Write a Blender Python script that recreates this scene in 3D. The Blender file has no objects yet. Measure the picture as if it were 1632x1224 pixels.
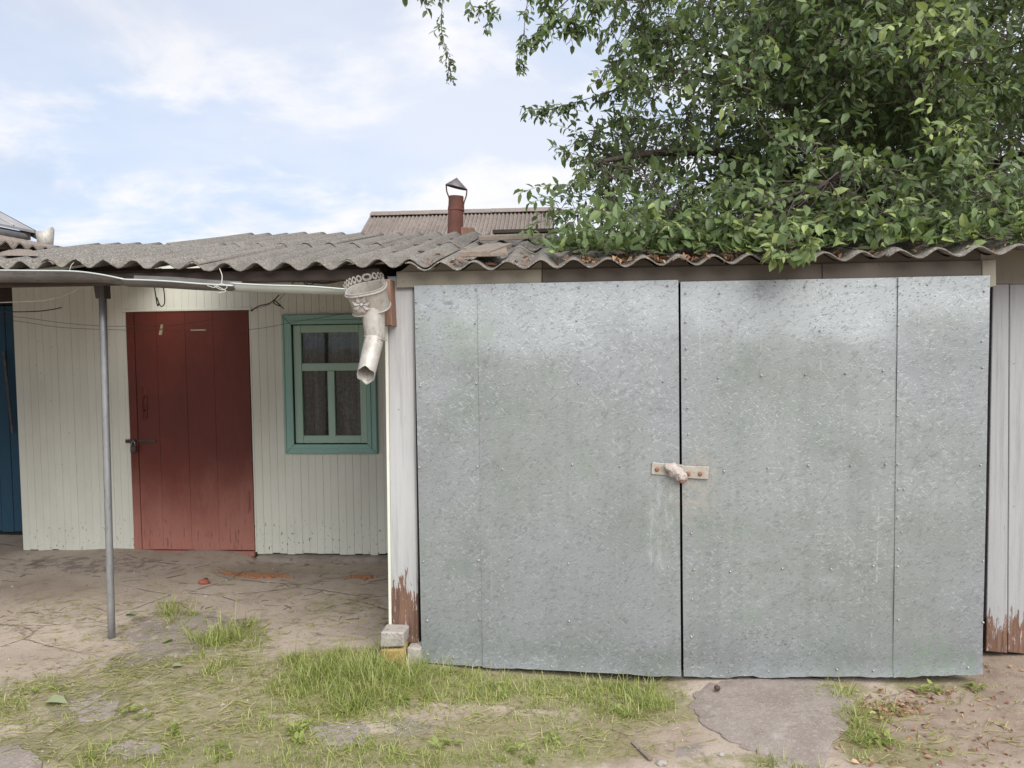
import bpy, bmesh, math, random
import numpy as np
from math import sin, cos, pi, radians
from mathutils import Vector, Matrix, noise as mnoise

random.seed(7)
rng = np.random.default_rng(11)
scene = bpy.context.scene
COL = scene.collection

# ------------------------------------------------------------------ camera
F_PX = 1250.0
YAW, PITCH, ROLL = radians(4.7), radians(2.9), radians(0.7)
CAM = np.array([0.0, 0.0, 1.65])
FW = np.array([-sin(YAW) * cos(PITCH), cos(YAW) * cos(PITCH), -sin(PITCH)])
R0 = np.array([cos(YAW), sin(YAW), 0.0])
U0 = np.cross(R0, FW)
RT = cos(ROLL) * R0 - sin(ROLL) * U0
UP = cos(ROLL) * U0 + sin(ROLL) * R0
cam_d = bpy.data.cameras.new('camera')
cam_d.sensor_width = 36.0
cam_d.lens = 36.0 * F_PX / 1632.0
cam_d.clip_start = 0.05
cam_d.clip_end = 2000.0
cam = bpy.data.objects.new('camera', cam_d)
COL.objects.link(cam)
cam.matrix_world = Matrix(((RT[0], UP[0], -FW[0], CAM[0]), (RT[1], UP[1], -FW[1], CAM[1]),
                           (RT[2], UP[2], -FW[2], CAM[2]), (0, 0, 0, 1)))
scene.camera = cam

# ------------------------------------------------------------------ sky, sun, exposure
SUN_EL, SUN_AZ = radians(44), radians(155)      # azimuth clockwise from +Y: from behind the camera, to the right
world = bpy.data.worlds.new('World')
scene.world = world
world.use_nodes = True
wn = world.node_tree
for n in list(wn.nodes):
    wn.nodes.remove(n)
w_out = wn.nodes.new('ShaderNodeOutputWorld')
w_bg = wn.nodes.new('ShaderNodeBackground')
w_bg.inputs['Strength'].default_value = 0.10
w_sky = wn.nodes.new('ShaderNodeTexSky')
w_sky.sky_type = 'NISHITA'
w_sky.sun_disc = False
w_sky.sun_elevation = SUN_EL
w_sky.sun_rotation = SUN_AZ
w_sky.altitude = 100
w_sky.air_density = 1.0
w_sky.dust_density = 1.0
w_tc = wn.nodes.new('ShaderNodeTexCoord')
w_sep = wn.nodes.new('ShaderNodeSeparateXYZ')
wn.links.new(w_tc.outputs['Generated'], w_sep.inputs[0])


def wmath(op, a, b=None, clamp=False):
    n = wn.nodes.new('ShaderNodeMath')
    n.operation = op
    n.use_clamp = clamp
    for i, v in enumerate((a, b)):
        if v is None:
            continue
        if isinstance(v, (int, float)):
            n.inputs[i].default_value = v
        else:
            wn.links.new(v, n.inputs[i])
    return n.outputs[0]


w_den = wmath('ADD', wmath('MAXIMUM', w_sep.outputs[2], 0.0), 0.22)
w_cmb = wn.nodes.new('ShaderNodeCombineXYZ')
wn.links.new(wmath('DIVIDE', w_sep.outputs[0], w_den), w_cmb.inputs[0])
wn.links.new(wmath('DIVIDE', w_sep.outputs[1], w_den), w_cmb.inputs[1])
w_cmb.inputs[2].default_value = 3.7


def wnoise(scale, detail, rough, dist=0.0):
    n = wn.nodes.new('ShaderNodeTexNoise')
    n.inputs['Scale'].default_value = scale
    n.inputs['Detail'].default_value = detail
    n.inputs['Roughness'].default_value = rough
    n.inputs['Distortion'].default_value = dist
    wn.links.new(w_cmb.outputs[0], n.inputs['Vector'])
    return n.outputs['Fac']


def wrange(s, a, b):
    n = wn.nodes.new('ShaderNodeMapRange')
    n.interpolation_type = 'SMOOTHSTEP'
    wn.links.new(s, n.inputs[0])
    n.inputs[1].default_value = a
    n.inputs[2].default_value = b
    return n.outputs[0]


def wmix(fac, a, b):
    n = wn.nodes.new('ShaderNodeMix')
    n.data_type = 'RGBA'
    if isinstance(fac, float):
        n.inputs[0].default_value = fac
    else:
        wn.links.new(fac, n.inputs[0])
    for i, v in ((6, a), (7, b)):
        if isinstance(v, tuple):
            n.inputs[i].default_value = (*v, 1)
        else:
            wn.links.new(v, n.inputs[i])
    return n.outputs[2]


SKYGAIN = 5.8
thin = wmix(wrange(wnoise(0.8, 5, 0.55, 0.3), 0.36, 0.66), (0.56 * SKYGAIN, 0.67 * SKYGAIN, 0.86 * SKYGAIN),
            (0.78 * SKYGAIN, 0.81 * SKYGAIN, 0.90 * SKYGAIN))
veil = wmix(0.86, w_sky.outputs[0], thin)
puff = wrange(wnoise(2.1, 7, 0.58, 0.3), 0.45, 0.64)
cloud = wmix(puff, veil, (0.90 * SKYGAIN, 0.90 * SKYGAIN, 0.93 * SKYGAIN))
shade = wmath('MULTIPLY', wrange(wnoise(1.25, 4, 0.5, 0.4), 0.47, 0.68), 0.55)
cloud = wmix(shade, cloud, (0.60 * SKYGAIN, 0.65 * SKYGAIN, 0.76 * SKYGAIN))
wn.links.new(cloud, w_bg.inputs['Color'])
wn.links.new(w_bg.outputs[0], w_out.inputs[0])

sun_d = bpy.data.lights.new('sun', 'SUN')
sun_d.energy = 2.3
sun_d.angle = radians(55)
sun_d.color = (1.0, 0.965, 0.91)
sun = bpy.data.objects.new('sun', sun_d)
COL.objects.link(sun)
sd = Vector((sin(SUN_AZ) * cos(SUN_EL), cos(SUN_AZ) * cos(SUN_EL), sin(SUN_EL)))
sun.rotation_euler = sd.to_track_quat('Z', 'Y').to_euler()
sun.location = sd * 30

scene.view_settings.view_transform = 'Standard'
scene.view_settings.look = 'None'
scene.view_settings.gamma = 1.0
scene.view_settings.exposure = 0.93
scene.view_settings.use_curve_mapping = False


# ------------------------------------------------------------------ measuring helpers (pixel of the photo -> point on a real plane)
def ray(x, y):
    return FW + (x - 816) / F_PX * RT - (y - 612) / F_PX * UP


def on_y(x, y, Y):
    d = ray(x, y)
    return CAM + d * (Y / d[1])


def on_z(x, y, z=0.0):
    d = ray(x, y)
    return CAM + d * ((z - CAM[2]) / d[2])


def to_px(P):
    v = np.asarray(P) - CAM
    w = v @ FW
    w = np.where(np.abs(w) < 1e-6, 1e-6, w)
    return 816 + F_PX * (v @ RT) / w, 612 - F_PX * (v @ UP) / w, w


# ------------------------------------------------------------------ object helpers
def wl(o):
    p = np.zeros(3)
    while o is not None:
        p += np.array(o.location)
        o = o.parent
    return p


def tag(o, label=None, cat=None, group=None, kind=None):
    if label:
        o['label'] = label
    if cat:
        o['category'] = cat
    if group:
        o['group'] = group
    if kind:
        o['kind'] = kind
    return o


def thing(name, loc, label, cat, group=None):
    o = bpy.data.objects.new(name, None)
    o.empty_display_size = 0.1
    COL.objects.link(o)
    o.location = tuple(float(v) for v in loc)
    return tag(o, label, cat, group)


def obj(name, geo, mat, parent=None, smooth=False, kind=None, origin=None):
    v, f = geo
    v = np.asarray(v, dtype=float)
    if parent is not None:
        L = wl(parent)
    elif origin is not None:
        L = np.asarray(origin, dtype=float)
    else:
        L = np.array([(v[:, 0].min() + v[:, 0].max()) / 2, (v[:, 1].min() + v[:, 1].max()) / 2, v[:, 2].min()])
    me = bpy.data.meshes.new(name)
    me.from_pydata((v - L).tolist(), [], f if isinstance(f, list) else f.tolist())
    if smooth:
        me.polygons.foreach_set('use_smooth', [True] * len(me.polygons))
    for m in (mat if isinstance(mat, (list, tuple)) else [mat]):
        me.materials.append(m)
    me.update()
    o = bpy.data.objects.new(name, me)
    COL.objects.link(o)
    if parent is not None:
        o.parent = parent
    else:
        o.location = tuple(L)
    if kind:
        o['kind'] = kind
    return o


def fattr(o, name, vals, domain='POINT'):
    a = o.data.attributes.new(name, 'FLOAT', domain)
    a.data.foreach_set('value', np.asarray(vals, dtype=np.float32))


def join(*geos):
    V, Fc, n = [], [], 0
    for v, f in geos:
        v = np.asarray(v, dtype=float)
        V.append(v)
        Fc += [[i + n for i in q] for q in f]
        n += len(v)
    return np.vstack(V), Fc


def box(x0, x1, y0, y1, z0, z1):
    v = [(x, y, z) for x in (x0, x1) for y in (y0, y1) for z in (z0, z1)]
    return np.array(v), [[0, 1, 3, 2], [4, 6, 7, 5], [0, 4, 5, 1], [2, 3, 7, 6], [0, 2, 6, 4], [1, 5, 7, 3]]


def cbox(x0, x1, y0, y1, z0, z1, c=0.004, jit=0.0):
    """bevelled box"""
    bm = bmesh.new()
    v, f = box(x0, x1, y0, y1, z0, z1)
    if jit:
        v = v + rng.uniform(-jit, jit, v.shape)
    bv = [bm.verts.new(p) for p in v]
    for q in f:
        bm.faces.new([bv[i] for i in q])
    bmesh.ops.recalc_face_normals(bm, faces=bm.faces)
    bmesh.ops.bevel(bm, geom=bm.edges[:], offset=c, segments=1, affect='EDGES')
    bm.verts.index_update()
    out = (np.array([p.co[:] for p in bm.verts]), [[p.index for p in q.verts] for q in bm.faces])
    bm.free()
    return out


def plank(quad, y0, y1, ch=0.004):
    """board facing -Y; quad = 4 (x, z) corners counter-clockwise seen from the front (bl, br, tr, tl)"""
    q = np.asarray(quad, dtype=float)
    c = q.mean(0)
    ins = []
    for p in q:
        d = c - p
        ins.append(p + np.array([math.copysign(ch, d[0]), math.copysign(ch, d[1])]))
    v = [(p[0], y1, p[1]) for p in q] + [(p[0], y0 + ch, p[1]) for p in q] + [(p[0], y0, p[1]) for p in ins]
    f = [[8, 9, 10, 11]]
    for i in range(4):
        j = (i + 1) % 4
        f += [[i, j, 4 + j, 4 + i], [4 + i, 4 + j, 8 + j, 8 + i]]
    f.append([3, 2, 1, 0])
    return np.array(v), f


def tube(path, r, n=6, cap=True):
    P = [Vector(p) for p in path]
    rs = r if hasattr(r, '__len__') else [r] * len(P)
    V, Fc = [], []
    t0 = (P[1] - P[0]).normalized()
    side = t0.orthogonal().normalized()
    for i, p in enumerate(P):
        t = (P[min(i + 1, len(P) - 1)] - P[max(i - 1, 0)])
        if t.length < 1e-9:
            t = t0
        t.normalize()
        side = (side - t * side.dot(t))
        if side.length < 1e-6:
            side = t.orthogonal()
        side.normalize()
        b = t.cross(side)
        for k in range(n):
            a = 2 * pi * k / n
            V.append(tuple(p + (side * cos(a) + b * sin(a)) * rs[i]))
    for i in range(len(P) - 1):
        for k in range(n):
            a, b_ = i * n + k, i * n + (k + 1) % n
            Fc.append([a, b_, b_ + n, a + n])
    if cap:
        Fc.append(list(range(n))[::-1])
        Fc.append([(len(P) - 1) * n + k for k in range(n)])
    return np.array(V), Fc


def smooth_path(pts, k=6):
    """Catmull-Rom through the points"""
    P = np.asarray(pts, dtype=float)
    Q = np.vstack([2 * P[0] - P[1], P, 2 * P[-1] - P[-2]])
    out = []
    for i in range(1, len(Q) - 2):
        for t in np.linspace(0, 1, k, endpoint=False):
            a, b, c, d = Q[i - 1], Q[i], Q[i + 1], Q[i + 2]
            out.append(0.5 * (2 * b + (c - a) * t + (2 * a - 5 * b + 4 * c - d) * t * t + (3 * b - a - 3 * c + d) * t ** 3))
    out.append(P[-1])
    return np.array(out)


def grid(nx, ny):
    """faces of an (ny+1) x (nx+1) vertex grid"""
    return [[j * (nx + 1) + i, j * (nx + 1) + i + 1, (j + 1) * (nx + 1) + i + 1, (j + 1) * (nx + 1) + i]
            for j in range(ny) for i in range(nx)]


def blob(c, r, seed=0, rough=0.25, sub=2, flat=1.0):
    bm = bmesh.new()
    bmesh.ops.create_icosphere(bm, subdivisions=sub, radius=1)
    for v in bm.verts:
        d = v.co.normalized()
        k = 1 + rough * (mnoise.noise(d * 1.3 + Vector((seed * 3.1, seed * 1.7, 0))) + 0.5 * mnoise.noise(d * 3.1 + Vector((seed, 0, 0))))
        v.co = Vector((d.x * r[0], d.y * r[1], d.z * r[2])) * k
    bm.verts.index_update()
    out = (np.array([v.co[:] for v in bm.verts]) + np.asarray(c), [[v.index for v in q.verts] for q in bm.faces])
    bm.free()
    return out


# ------------------------------------------------------------------ material helper
class Mt:
    def __init__(s, name, rough=0.8, metal=0.0, spec=0.3):
        s.m = bpy.data.materials.new(name)
        s.m.use_nodes = True
        s.nt = s.m.node_tree
        s.b = s.nt.nodes['Principled BSDF']
        s.out = s.nt.nodes['Material Output']
        s.b.inputs['Roughness'].default_value = rough
        s.b.inputs['Metallic'].default_value = metal
        s.b.inputs['Specular IOR Level'].default_value = spec
        s.tc = s.nt.nodes.new('ShaderNodeTexCoord')

    def _set(s, sock, v):
        if isinstance(v, (int, float)):
            sock.default_value = v
        elif isinstance(v, tuple):
            sock.default_value = (*v, 1) if len(v) == 3 and sock.type == 'RGBA' else v
        else:
            s.nt.links.new(v, sock)

    def vec(s, stretch=(1, 1, 1), rot=(0, 0, 0), off=(0, 0, 0)):
        n = s.nt.nodes.new('ShaderNodeMapping')
        src = s.tc.outputs['Object']
        if any(rot):                          # turn first, stretch afterwards
            q = s.nt.nodes.new('ShaderNodeMapping')
            q.inputs['Rotation'].default_value = rot
            s.nt.links.new(src, q.inputs[0])
            src = q.outputs[0]
        s.nt.links.new(src, n.inputs[0])
        n.inputs['Scale'].default_value = stretch
        n.inputs['Location'].default_value = off
        return n.outputs[0]

    def noise(s, scale, detail=4, rough=0.6, stretch=(1, 1, 1), off=(0, 0, 0), dist=0.0, rot=(0, 0, 0)):
        n = s.nt.nodes.new('ShaderNodeTexNoise')
        n.inputs['Scale'].default_value = scale
        n.inputs['Detail'].default_value = detail
        n.inputs['Roughness'].default_value = rough
        n.inputs['Distortion'].default_value = dist
        s.nt.links.new(s.vec(stretch, rot, off), n.inputs['Vector'])
        return n.outputs['Fac']

    def voro(s, scale, feature='F1', stretch=(1, 1, 1), out='Distance', off=(0, 0, 0), rand=1.0, rot=(0, 0, 0)):
        n = s.nt.nodes.new('ShaderNodeTexVoronoi')
        n.feature = feature
        n.inputs['Scale'].default_value = scale
        n.inputs['Randomness'].default_value = rand
        s.nt.links.new(s.vec(stretch, rot, off), n.inputs['Vector'])
        return n.outputs[out]

    def rng(s, v, a, b, lo=0.0, hi=1.0):
        n = s.nt.nodes.new('ShaderNodeMapRange')
        n.interpolation_type = 'SMOOTHSTEP'
        s._set(n.inputs[0], v)
        n.inputs[1].default_value = a
        n.inputs[2].default_value = b
        n.inputs[3].default_value = lo
        n.inputs[4].default_value = hi
        return n.outputs[0]

    def math(s, op, a, b=0.0, clamp=False):
        n = s.nt.nodes.new('ShaderNodeMath')
        n.operation = op
        n.use_clamp = clamp
        s._set(n.inputs[0], a)
        s._set(n.inputs[1], b)
        return n.outputs[0]

    def mul(s, *a):
        r = a[0]
        for b in a[1:]:
            r = s.math('MULTIPLY', r, b)
        return r

    def mix(s, fac, a, b, mode='MIX'):
        n = s.nt.nodes.new('ShaderNodeMix')
        n.data_type = 'RGBA'
        n.blend_type = mode
        s._set(n.inputs[0], fac)
        s._set(n.inputs[6], a)
        s._set(n.inputs[7], b)
        return n.outputs[2]

    def attr(s, name):
        n = s.nt.nodes.new('ShaderNodeAttribute')
        n.attribute_name = name
        return n.outputs['Fac']

    def coord(s, i):
        n = s.nt.nodes.new('ShaderNodeSeparateXYZ')
        s.nt.links.new(s.tc.outputs['Object'], n.inputs[0])
        return n.outputs[i]

    def rand(s):
        return s.nt.nodes.new('ShaderNodeObjectInfo').outputs['Random']

    def color(s, c):
        s._set(s.b.inputs['Base Color'], c)

    def rough(s, v):
        s._set(s.b.inputs['Roughness'], v)

    def bump(s, h, strength=0.3, dist=0.01):
        n = s.nt.nodes.new('ShaderNodeBump')
        n.inputs['Strength'].default_value = strength
        n.inputs['Distance'].default_value = dist
        s.nt.links.new(h, n.inputs['Height'])
        s.nt.links.new(n.outputs[0], s.b.inputs['Normal'])


def simple(name, c, c2=None, rough=0.8, metal=0.0, scale=12, stretch=(1, 1, 1), bump=0.15, spec=0.3, dist=0.004, dark=None):
    m = Mt(name, rough, metal, spec)
    n = m.noise(scale, 5, 0.65, stretch)
    col = m.mix(m.rng(n, 0.3, 0.7), c, c2 or tuple(v * 0.8 for v in c))
    if dark:
        col = m.mix(m.mul(m.rng(m.noise(scale * 3.3, 3, 0.6, stretch, (5, 2, 1)), 0.56, 0.72), 0.8), col, dark)
    m.color(col)
    if bump:
        m.bump(m.noise(scale * 4, 4, 0.6, stretch), bump, dist)
    return m.m


# --- ground
m = Mt('ground_dirt', 0.95, 0, 0.12)
n1 = m.noise(1.3, 5, 0.6)
n2 = m.noise(9, 6, 0.65)
n3 = m.noise(60, 4, 0.7)
n4 = m.noise(210, 3, 0.75, off=(1, 4, 2))
n5 = m.voro(85, 'F1', off=(2, 2, 2))
c = m.mix(m.rng(n1, 0.35, 0.65), (0.50, 0.42, 0.345), (0.425, 0.35, 0.285))
c = m.mix(m.mul(m.rng(n2, 0.5, 0.72), 0.45), c, (0.20, 0.155, 0.125))
c = m.mix(m.mul(m.rng(n3, 0.52, 0.72), 0.5), c, (0.45, 0.39, 0.33))
c = m.mix(m.mul(m.rng(m.noise(38, 3, 0.6, off=(3, 3, 3)), 0.6, 0.72), 0.55), c, (0.15, 0.115, 0.09))
c = m.mix(m.mul(m.rng(n4, 0.52, 0.68), 0.45), c, (0.17, 0.13, 0.105))
c = m.mix(m.mul(m.rng(n4, 0.46, 0.34), 0.45), c, (0.56, 0.49, 0.42))
c = m.mix(m.mul(m.rng(n5, 0.10, 0.20, 1, 0), m.rng(m.noise(7, 4, 0.6, off=(9, 9, 1)), 0.48, 0.62), 0.75), c, (0.55, 0.49, 0.43))
red = m.attr('soil')
c = m.mix(m.mul(red, 0.65), c, m.mix(m.rng(n2, 0.35, 0.65), (0.30, 0.225, 0.17), (0.22, 0.155, 0.115)))
con = m.attr('concrete')
conm = m.rng(m.math('ADD', con, m.mul(m.math('SUBTRACT', m.noise(9, 7, 0.72), 0.5), 1.5)), 0.38, 0.52)
cc = m.mix(m.rng(m.noise(5, 6, 0.7), 0.35, 0.65), (0.325, 0.28, 0.245), (0.255, 0.215, 0.188))
cc = m.mix(m.mul(m.rng(n4, 0.5, 0.66), 0.5), cc, (0.15, 0.125, 0.108))
cc = m.mix(m.mul(m.rng(m.noise(4, 6, 0.75, off=(6, 2, 2)), 0.55, 0.68), 0.5), cc, (0.44, 0.39, 0.35))
cc = m.mix(m.mul(m.rng(n3, 0.5, 0.68), 0.35), cc, (0.22, 0.195, 0.18))
c = m.mix(conm, c, cc)
gr = m.attr('green')
grm = m.rng(m.math('ADD', gr, m.mul(m.math('SUBTRACT', m.noise(14, 6, 0.7), 0.5), 1.3)), 0.30, 0.75)
gc = m.mix(m.rng(m.noise(45, 4, 0.7), 0.35, 0.65), (0.17, 0.17, 0.065), (0.27, 0.235, 0.12))
c = m.mix(m.mul(grm, 0.72), c, gc)
cr = m.voro(1.15, 'DISTANCE_TO_EDGE', (1, 1.7, 1))
crw = m.math('ADD', cr, m.mul(m.math('SUBTRACT', m.noise(11, 4, 0.6), 0.5), 0.10))
crk = m.mul(m.rng(crw, 0.0, 0.018, 1.0, 0.0), m.rng(m.noise(0.9, 2, 0.5, off=(7, 1, 0)), 0.45, 0.6), m.math('SUBTRACT', 1.0, gr))
c = m.mix(m.mul(crk, 0.38), c, (0.12, 0.09, 0.072))
m.color(c)
m.bump(m.math('ADD', m.math('ADD', m.mul(n2, 0.28), m.math('ADD', m.mul(n3, 0.5), m.mul(n4, 0.32))), m.mul(crk, -0.9)), 0.75, 0.016)
MAT_GROUND = m.m

# --- asbestos cement sheet (attribute valley = 1 in the troughs)
def slate(name, base, light, dark, lichen=0.5, scale=1.0):
    m = Mt(name, 0.95, 0, 0.1)
    n1 = m.noise(2.2 * scale, 5, 0.65)
    n2 = m.noise(30 * scale, 5, 0.75)
    n3 = m.noise(110 * scale, 3, 0.7)
    c = m.mix(m.rng(n1, 0.3, 0.7), base, tuple(v * 0.82 for v in base))
    c = m.mix(m.mul(m.rng(n2, 0.5, 0.7), 0.7), c, dark)
    c = m.mix(m.mul(m.rng(n3, 0.52, 0.62), lichen * 1.5), c, light)
    c = m.mix(m.mul(m.rng(m.noise(75 * scale, 3, 0.7, off=(3, 8, 2)), 0.56, 0.66), 0.75), c, tuple(v * .6 for v in dark))
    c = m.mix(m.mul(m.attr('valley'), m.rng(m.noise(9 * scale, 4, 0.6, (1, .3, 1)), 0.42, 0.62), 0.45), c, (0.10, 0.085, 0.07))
    c = m.mix(m.mul(m.rng(m.noise(5 * scale, 5, 0.7, off=(4, 4, 1)), 0.6, 0.72), 0.4), c, (0.17, 0.165, 0.10))
    r = m.rand()
    c = m.mix(m.mul(r, 0.22), c, tuple(v * 0.6 for v in base))
    m.color(c)
    m.bump(m.math('ADD', n2, m.mul(n3, 0.6)), 0.7, 0.006)
    return m.m


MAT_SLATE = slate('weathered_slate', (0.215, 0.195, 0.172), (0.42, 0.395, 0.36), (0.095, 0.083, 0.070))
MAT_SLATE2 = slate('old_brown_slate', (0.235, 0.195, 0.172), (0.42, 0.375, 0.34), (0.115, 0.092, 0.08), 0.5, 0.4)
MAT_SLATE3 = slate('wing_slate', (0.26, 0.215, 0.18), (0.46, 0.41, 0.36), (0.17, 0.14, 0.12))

# --- galvanised sheet
m = Mt('galvanised_sheet', 0.45, 0.42, 0.5)
n1 = m.noise(1.1, 4, 0.55, off=(2, 0, 1))
n2 = m.noise(2.6, 5, 0.6, off=(9, 3, 4))
vs = m.noise(5.0, 5, 0.65, (3.2, 3.2, 0.16))
c = m.mix(m.rng(n1, 0.32, 0.68), (0.300, 0.318, 0.318), (0.268, 0.290, 0.278))
c = m.mix(m.mul(m.rng(n2, 0.46, 0.66), 0.5), c, (0.205, 0.235, 0.212))
c = m.mix(m.mul(m.rng(vs, 0.46, 0.68), 0.55), c, (0.235, 0.25, 0.245))
c = m.mix(m.mul(m.rng(m.noise(13.0, 3, 0.6, (2.6, 2.6, 0.07), off=(3, 1, 2)), 0.66, 0.72), m.rng(m.noise(30, 3, 0.6), 0.4, 0.6), 0.5), c, (0.56, 0.58, 0.57))
# pale weathered band below the eaves with dark flecks
zz = m.coord(2)
zb = m.rng(m.math('ADD', zz, m.mul(m.math('SUBTRACT', m.noise(0.9, 4, 0.6, off=(1, 7, 2)), 0.5), 1.3)), 1.58, 1.80)
c = m.mix(m.mul(m.rng(m.noise(0.9, 4, 0.55, off=(3, 3, 5)), 0.46, 0.62), 0.7), c, (0.29, 0.305, 0.325))
c = m.mix(m.mul(zb, 0.72), c, (0.40, 0.43, 0.445))
lowb = m.rng(m.math('ADD', zz, m.mul(m.math('SUBTRACT', m.noise(1.3, 4, 0.6, off=(5, 2, 2)), 0.5), 0.8)), 0.02, 0.36, 1.0, 0.0)
c = m.mix(m.mul(lowb, 0.35), c, (0.22, 0.24, 0.255))
# spangle: short dark flecks and short bright dashes
k1 = m.voro(44, 'F1', (1, 1, 1.5), rot=(0, 0.6, 0))
w1 = m.rng(m.math('ADD', k1, m.mul(m.math('SUBTRACT', m.noise(130, 2, 0.5), 0.5), 0.5)), 0.14, 0.27, 1.0, 0.0)
z1 = m.math('ADD', m.math('MULTIPLY', m.rng(m.noise(3.4, 4, 0.6, off=(2, 2, 8)), 0.42, 0.62), m.math('MAXIMUM', zb, lowb)), m.rng(m.noise(2.6, 4, 0.6, off=(6, 1, 8)), 0.56, 0.72, 0, 0.6))
c = m.mix(m.mul(w1, z1, 0.95), c, (0.14, 0.15, 0.15))
d1 = m.noise(82, 2, 0.55, (1, 1, 0.42), rot=(0, 0.75, 0))
d2 = m.noise(76, 2, 0.55, (1, 1, 0.38), rot=(0, -0.7, 0), off=(4, 2, 2))
d3 = m.noise(84, 2, 0.55, (0.4, 1, 1), off=(7, 1, 3), rot=(0, .25, 0))
z2 = m.rng(m.noise(2.6, 5, 0.62, off=(2, 9, 8)), 0.36, 0.62, 0.25, 1.0)
w2 = m.math('MAXIMUM', m.rng(d1, 0.61, 0.68), m.rng(d3, 0.62, 0.69))
c = m.mix(m.mul(w2, z2, 0.42), c, (0.50, 0.515, 0.505))
c = m.mix(m.mul(m.math('MAXIMUM', m.rng(d2, 0.59, 0.68), m.rng(d3, 0.40, 0.33)), 0.46), c, (0.155, 0.17, 0.17))
c = m.mix(m.mul(m.rng(m.voro(30, 'F1', (1, 1, 1.8), off=(8, 3, 3)), 0.05, 0.10, 1, 0), z2, 0.8), c, (0.70, 0.72, 0.71))
fine = m.noise(170, 3, 0.7)
c = m.mix(m.mul(m.rng(fine, 0.45, 0.7), 0.3), c, (0.20, 0.215, 0.21))
# pale dribbles and a beige halo under the hasp, rubbed grease spot, algae in the lower right corner
xx = m.coord(0)
def spot(cx, cz, rx, rz, nz, sc):
    dx = m.math('DIVIDE', m.math('SUBTRACT', xx, cx), rx)
    dz = m.math('DIVIDE', m.math('SUBTRACT', zz, cz), rz)
    d = m.math('ADD', m.mul(dx, dx), m.mul(dz, dz))
    d = m.math('ADD', d, m.mul(m.math('SUBTRACT', m.noise(sc, 5, 0.7, (1, 1, .5), off=(cx, 3, cz)), 0.5), nz))
    return m.rng(d, 0.35, 1.1, 1.0, 0.0)
c = m.mix(m.mul(spot(-0.19, 0.74, 0.07, 0.24, 4.5, 22), m.rng(m.noise(26, 5, 0.75, (1.6, 1.6, .3)), 0.42, 0.62), 0.34), c, (0.50, 0.52, 0.52))
c = m.mix(m.mul(spot(-0.02, 0.93, 0.15, 0.19, 3.0, 12), m.rng(m.noise(30, 5, 0.75, off=(1, 1, 4)), 0.38, 0.6), 0.45), c, (0.40, 0.37, 0.315))
c = m.mix(m.mul(spot(-1.21, 0.52, 0.09, 0.05, 0.8, 6), 0.4), c, (0.20, 0.24, 0.22))
c = m.mix(m.mul(spot(1.12, 0.04, 0.20, 0.17, 4.0, 9), m.rng(m.noise(22, 5, 0.75), 0.4, 0.62), 0.55), c, (0.20, 0.27, 0.19))
c = m.mix(m.mul(spot(-1.24, 1.86, 0.03, 0.012, 0.5, 12), 0.6), c, (0.17, 0.175, 0.18))
# algae tint and rubbed patch
c = m.mix(m.mul(m.rng(m.noise(1.7, 5, 0.65, (1, 1, .7), off=(4, 8, 3)), 0.57, 0.73), 0.4), c, (0.215, 0.28, 0.205))
m.color(c)
m.rough(m.rng(m.noise(3, 4, 0.6), 0.3, 0.7, 0.40, 0.58))
m.bump(m.math('ADD', m.mul(m.noise(2.2, 3, 0.5), 1.0), m.math('ADD', m.mul(m.math('MAXIMUM', w2, w1), 0.03), m.mul(fine, 0.012))), 0.42, 0.03)
MAT_GALV = m.m

# --- painted boards
def painted(name, base, grime, chips=(0.16, 0.12, 0.09), chip_z=0.3, chip_amt=0.5, rough=0.6, gr=0.5):
    m = Mt(name, rough, 0, 0.35)
    n1 = m.noise(1.6, 5, 0.6, (1, 1, .6))
    c = m.mix(m.mul(m.rng(n1, 0.4, 0.72), gr), base, grime)
    c = m.mix(m.mul(m.rng(m.noise(18, 4, 0.7, (2, 2, .3)), 0.5, 0.75), 0.35), c, grime)
    c = m.mix(m.mul(m.rand(), 0.18), c, grime)
    z = m.coord(2)
    low = m.rng(z, chip_z, chip_z * 2.6, 1.0, 0.0)
    sp = m.rng(m.noise(34, 3, 0.55, (1.3, 1.3, .8), off=(1, 5, 3)), 0.635, 0.66)
    c = m.mix(m.mul(sp, chip_amt, m.math('ADD', low, 0.06)), c, chips)
    c = m.mix(m.mul(m.rng(m.voro(9, 'F1', off=(2, 1, 4)), 0.035, 0.05, 1, 0), 0.55), c, chips)
    m.color(c)
    m.bump(m.noise(40, 4, 0.6, (2, 2, .2)), 0.12, 0.003)
    return m.m


MAT_SIDING = painted('painted_siding', (0.70, 0.705, 0.62), (0.55, 0.54, 0.455), chip_z=0.12, chip_amt=0.9, gr=0.45)
MAT_TEAL = painted('teal_paint', (0.29, 0.49, 0.42), (0.23, 0.40, 0.345), (0.10, 0.12, 0.11), 0.4, 0.3, 0.5)
MAT_SASH = painted('sash_teal_paint', (0.40, 0.56, 0.455), (0.32, 0.46, 0.37), (0.10, 0.12, 0.11), 0.4, 0.3, 0.5)
MAT_BLUE = painted('blue_paint', (0.030, 0.085, 0.135), (0.022, 0.055, 0.09), (0.09, 0.10, 0.10), 0.3, 0.4, 0.65)
MAT_FASCIA_SHADED = painted('brown_shaded_fascia', (0.105, 0.09, 0.073), (0.075, 0.062, 0.05), (0.05, 0.04, 0.03), 0.5, 0.2, 0.75)  # brown paint with the shadow of the eave overhang darkened into its colour
MAT_FASCIA = painted('beige_fascia_paint', (0.25, 0.23, 0.18), (0.18, 0.16, 0.125), (0.10, 0.08, 0.06), 0.5, 0.2, 0.75)

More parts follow.
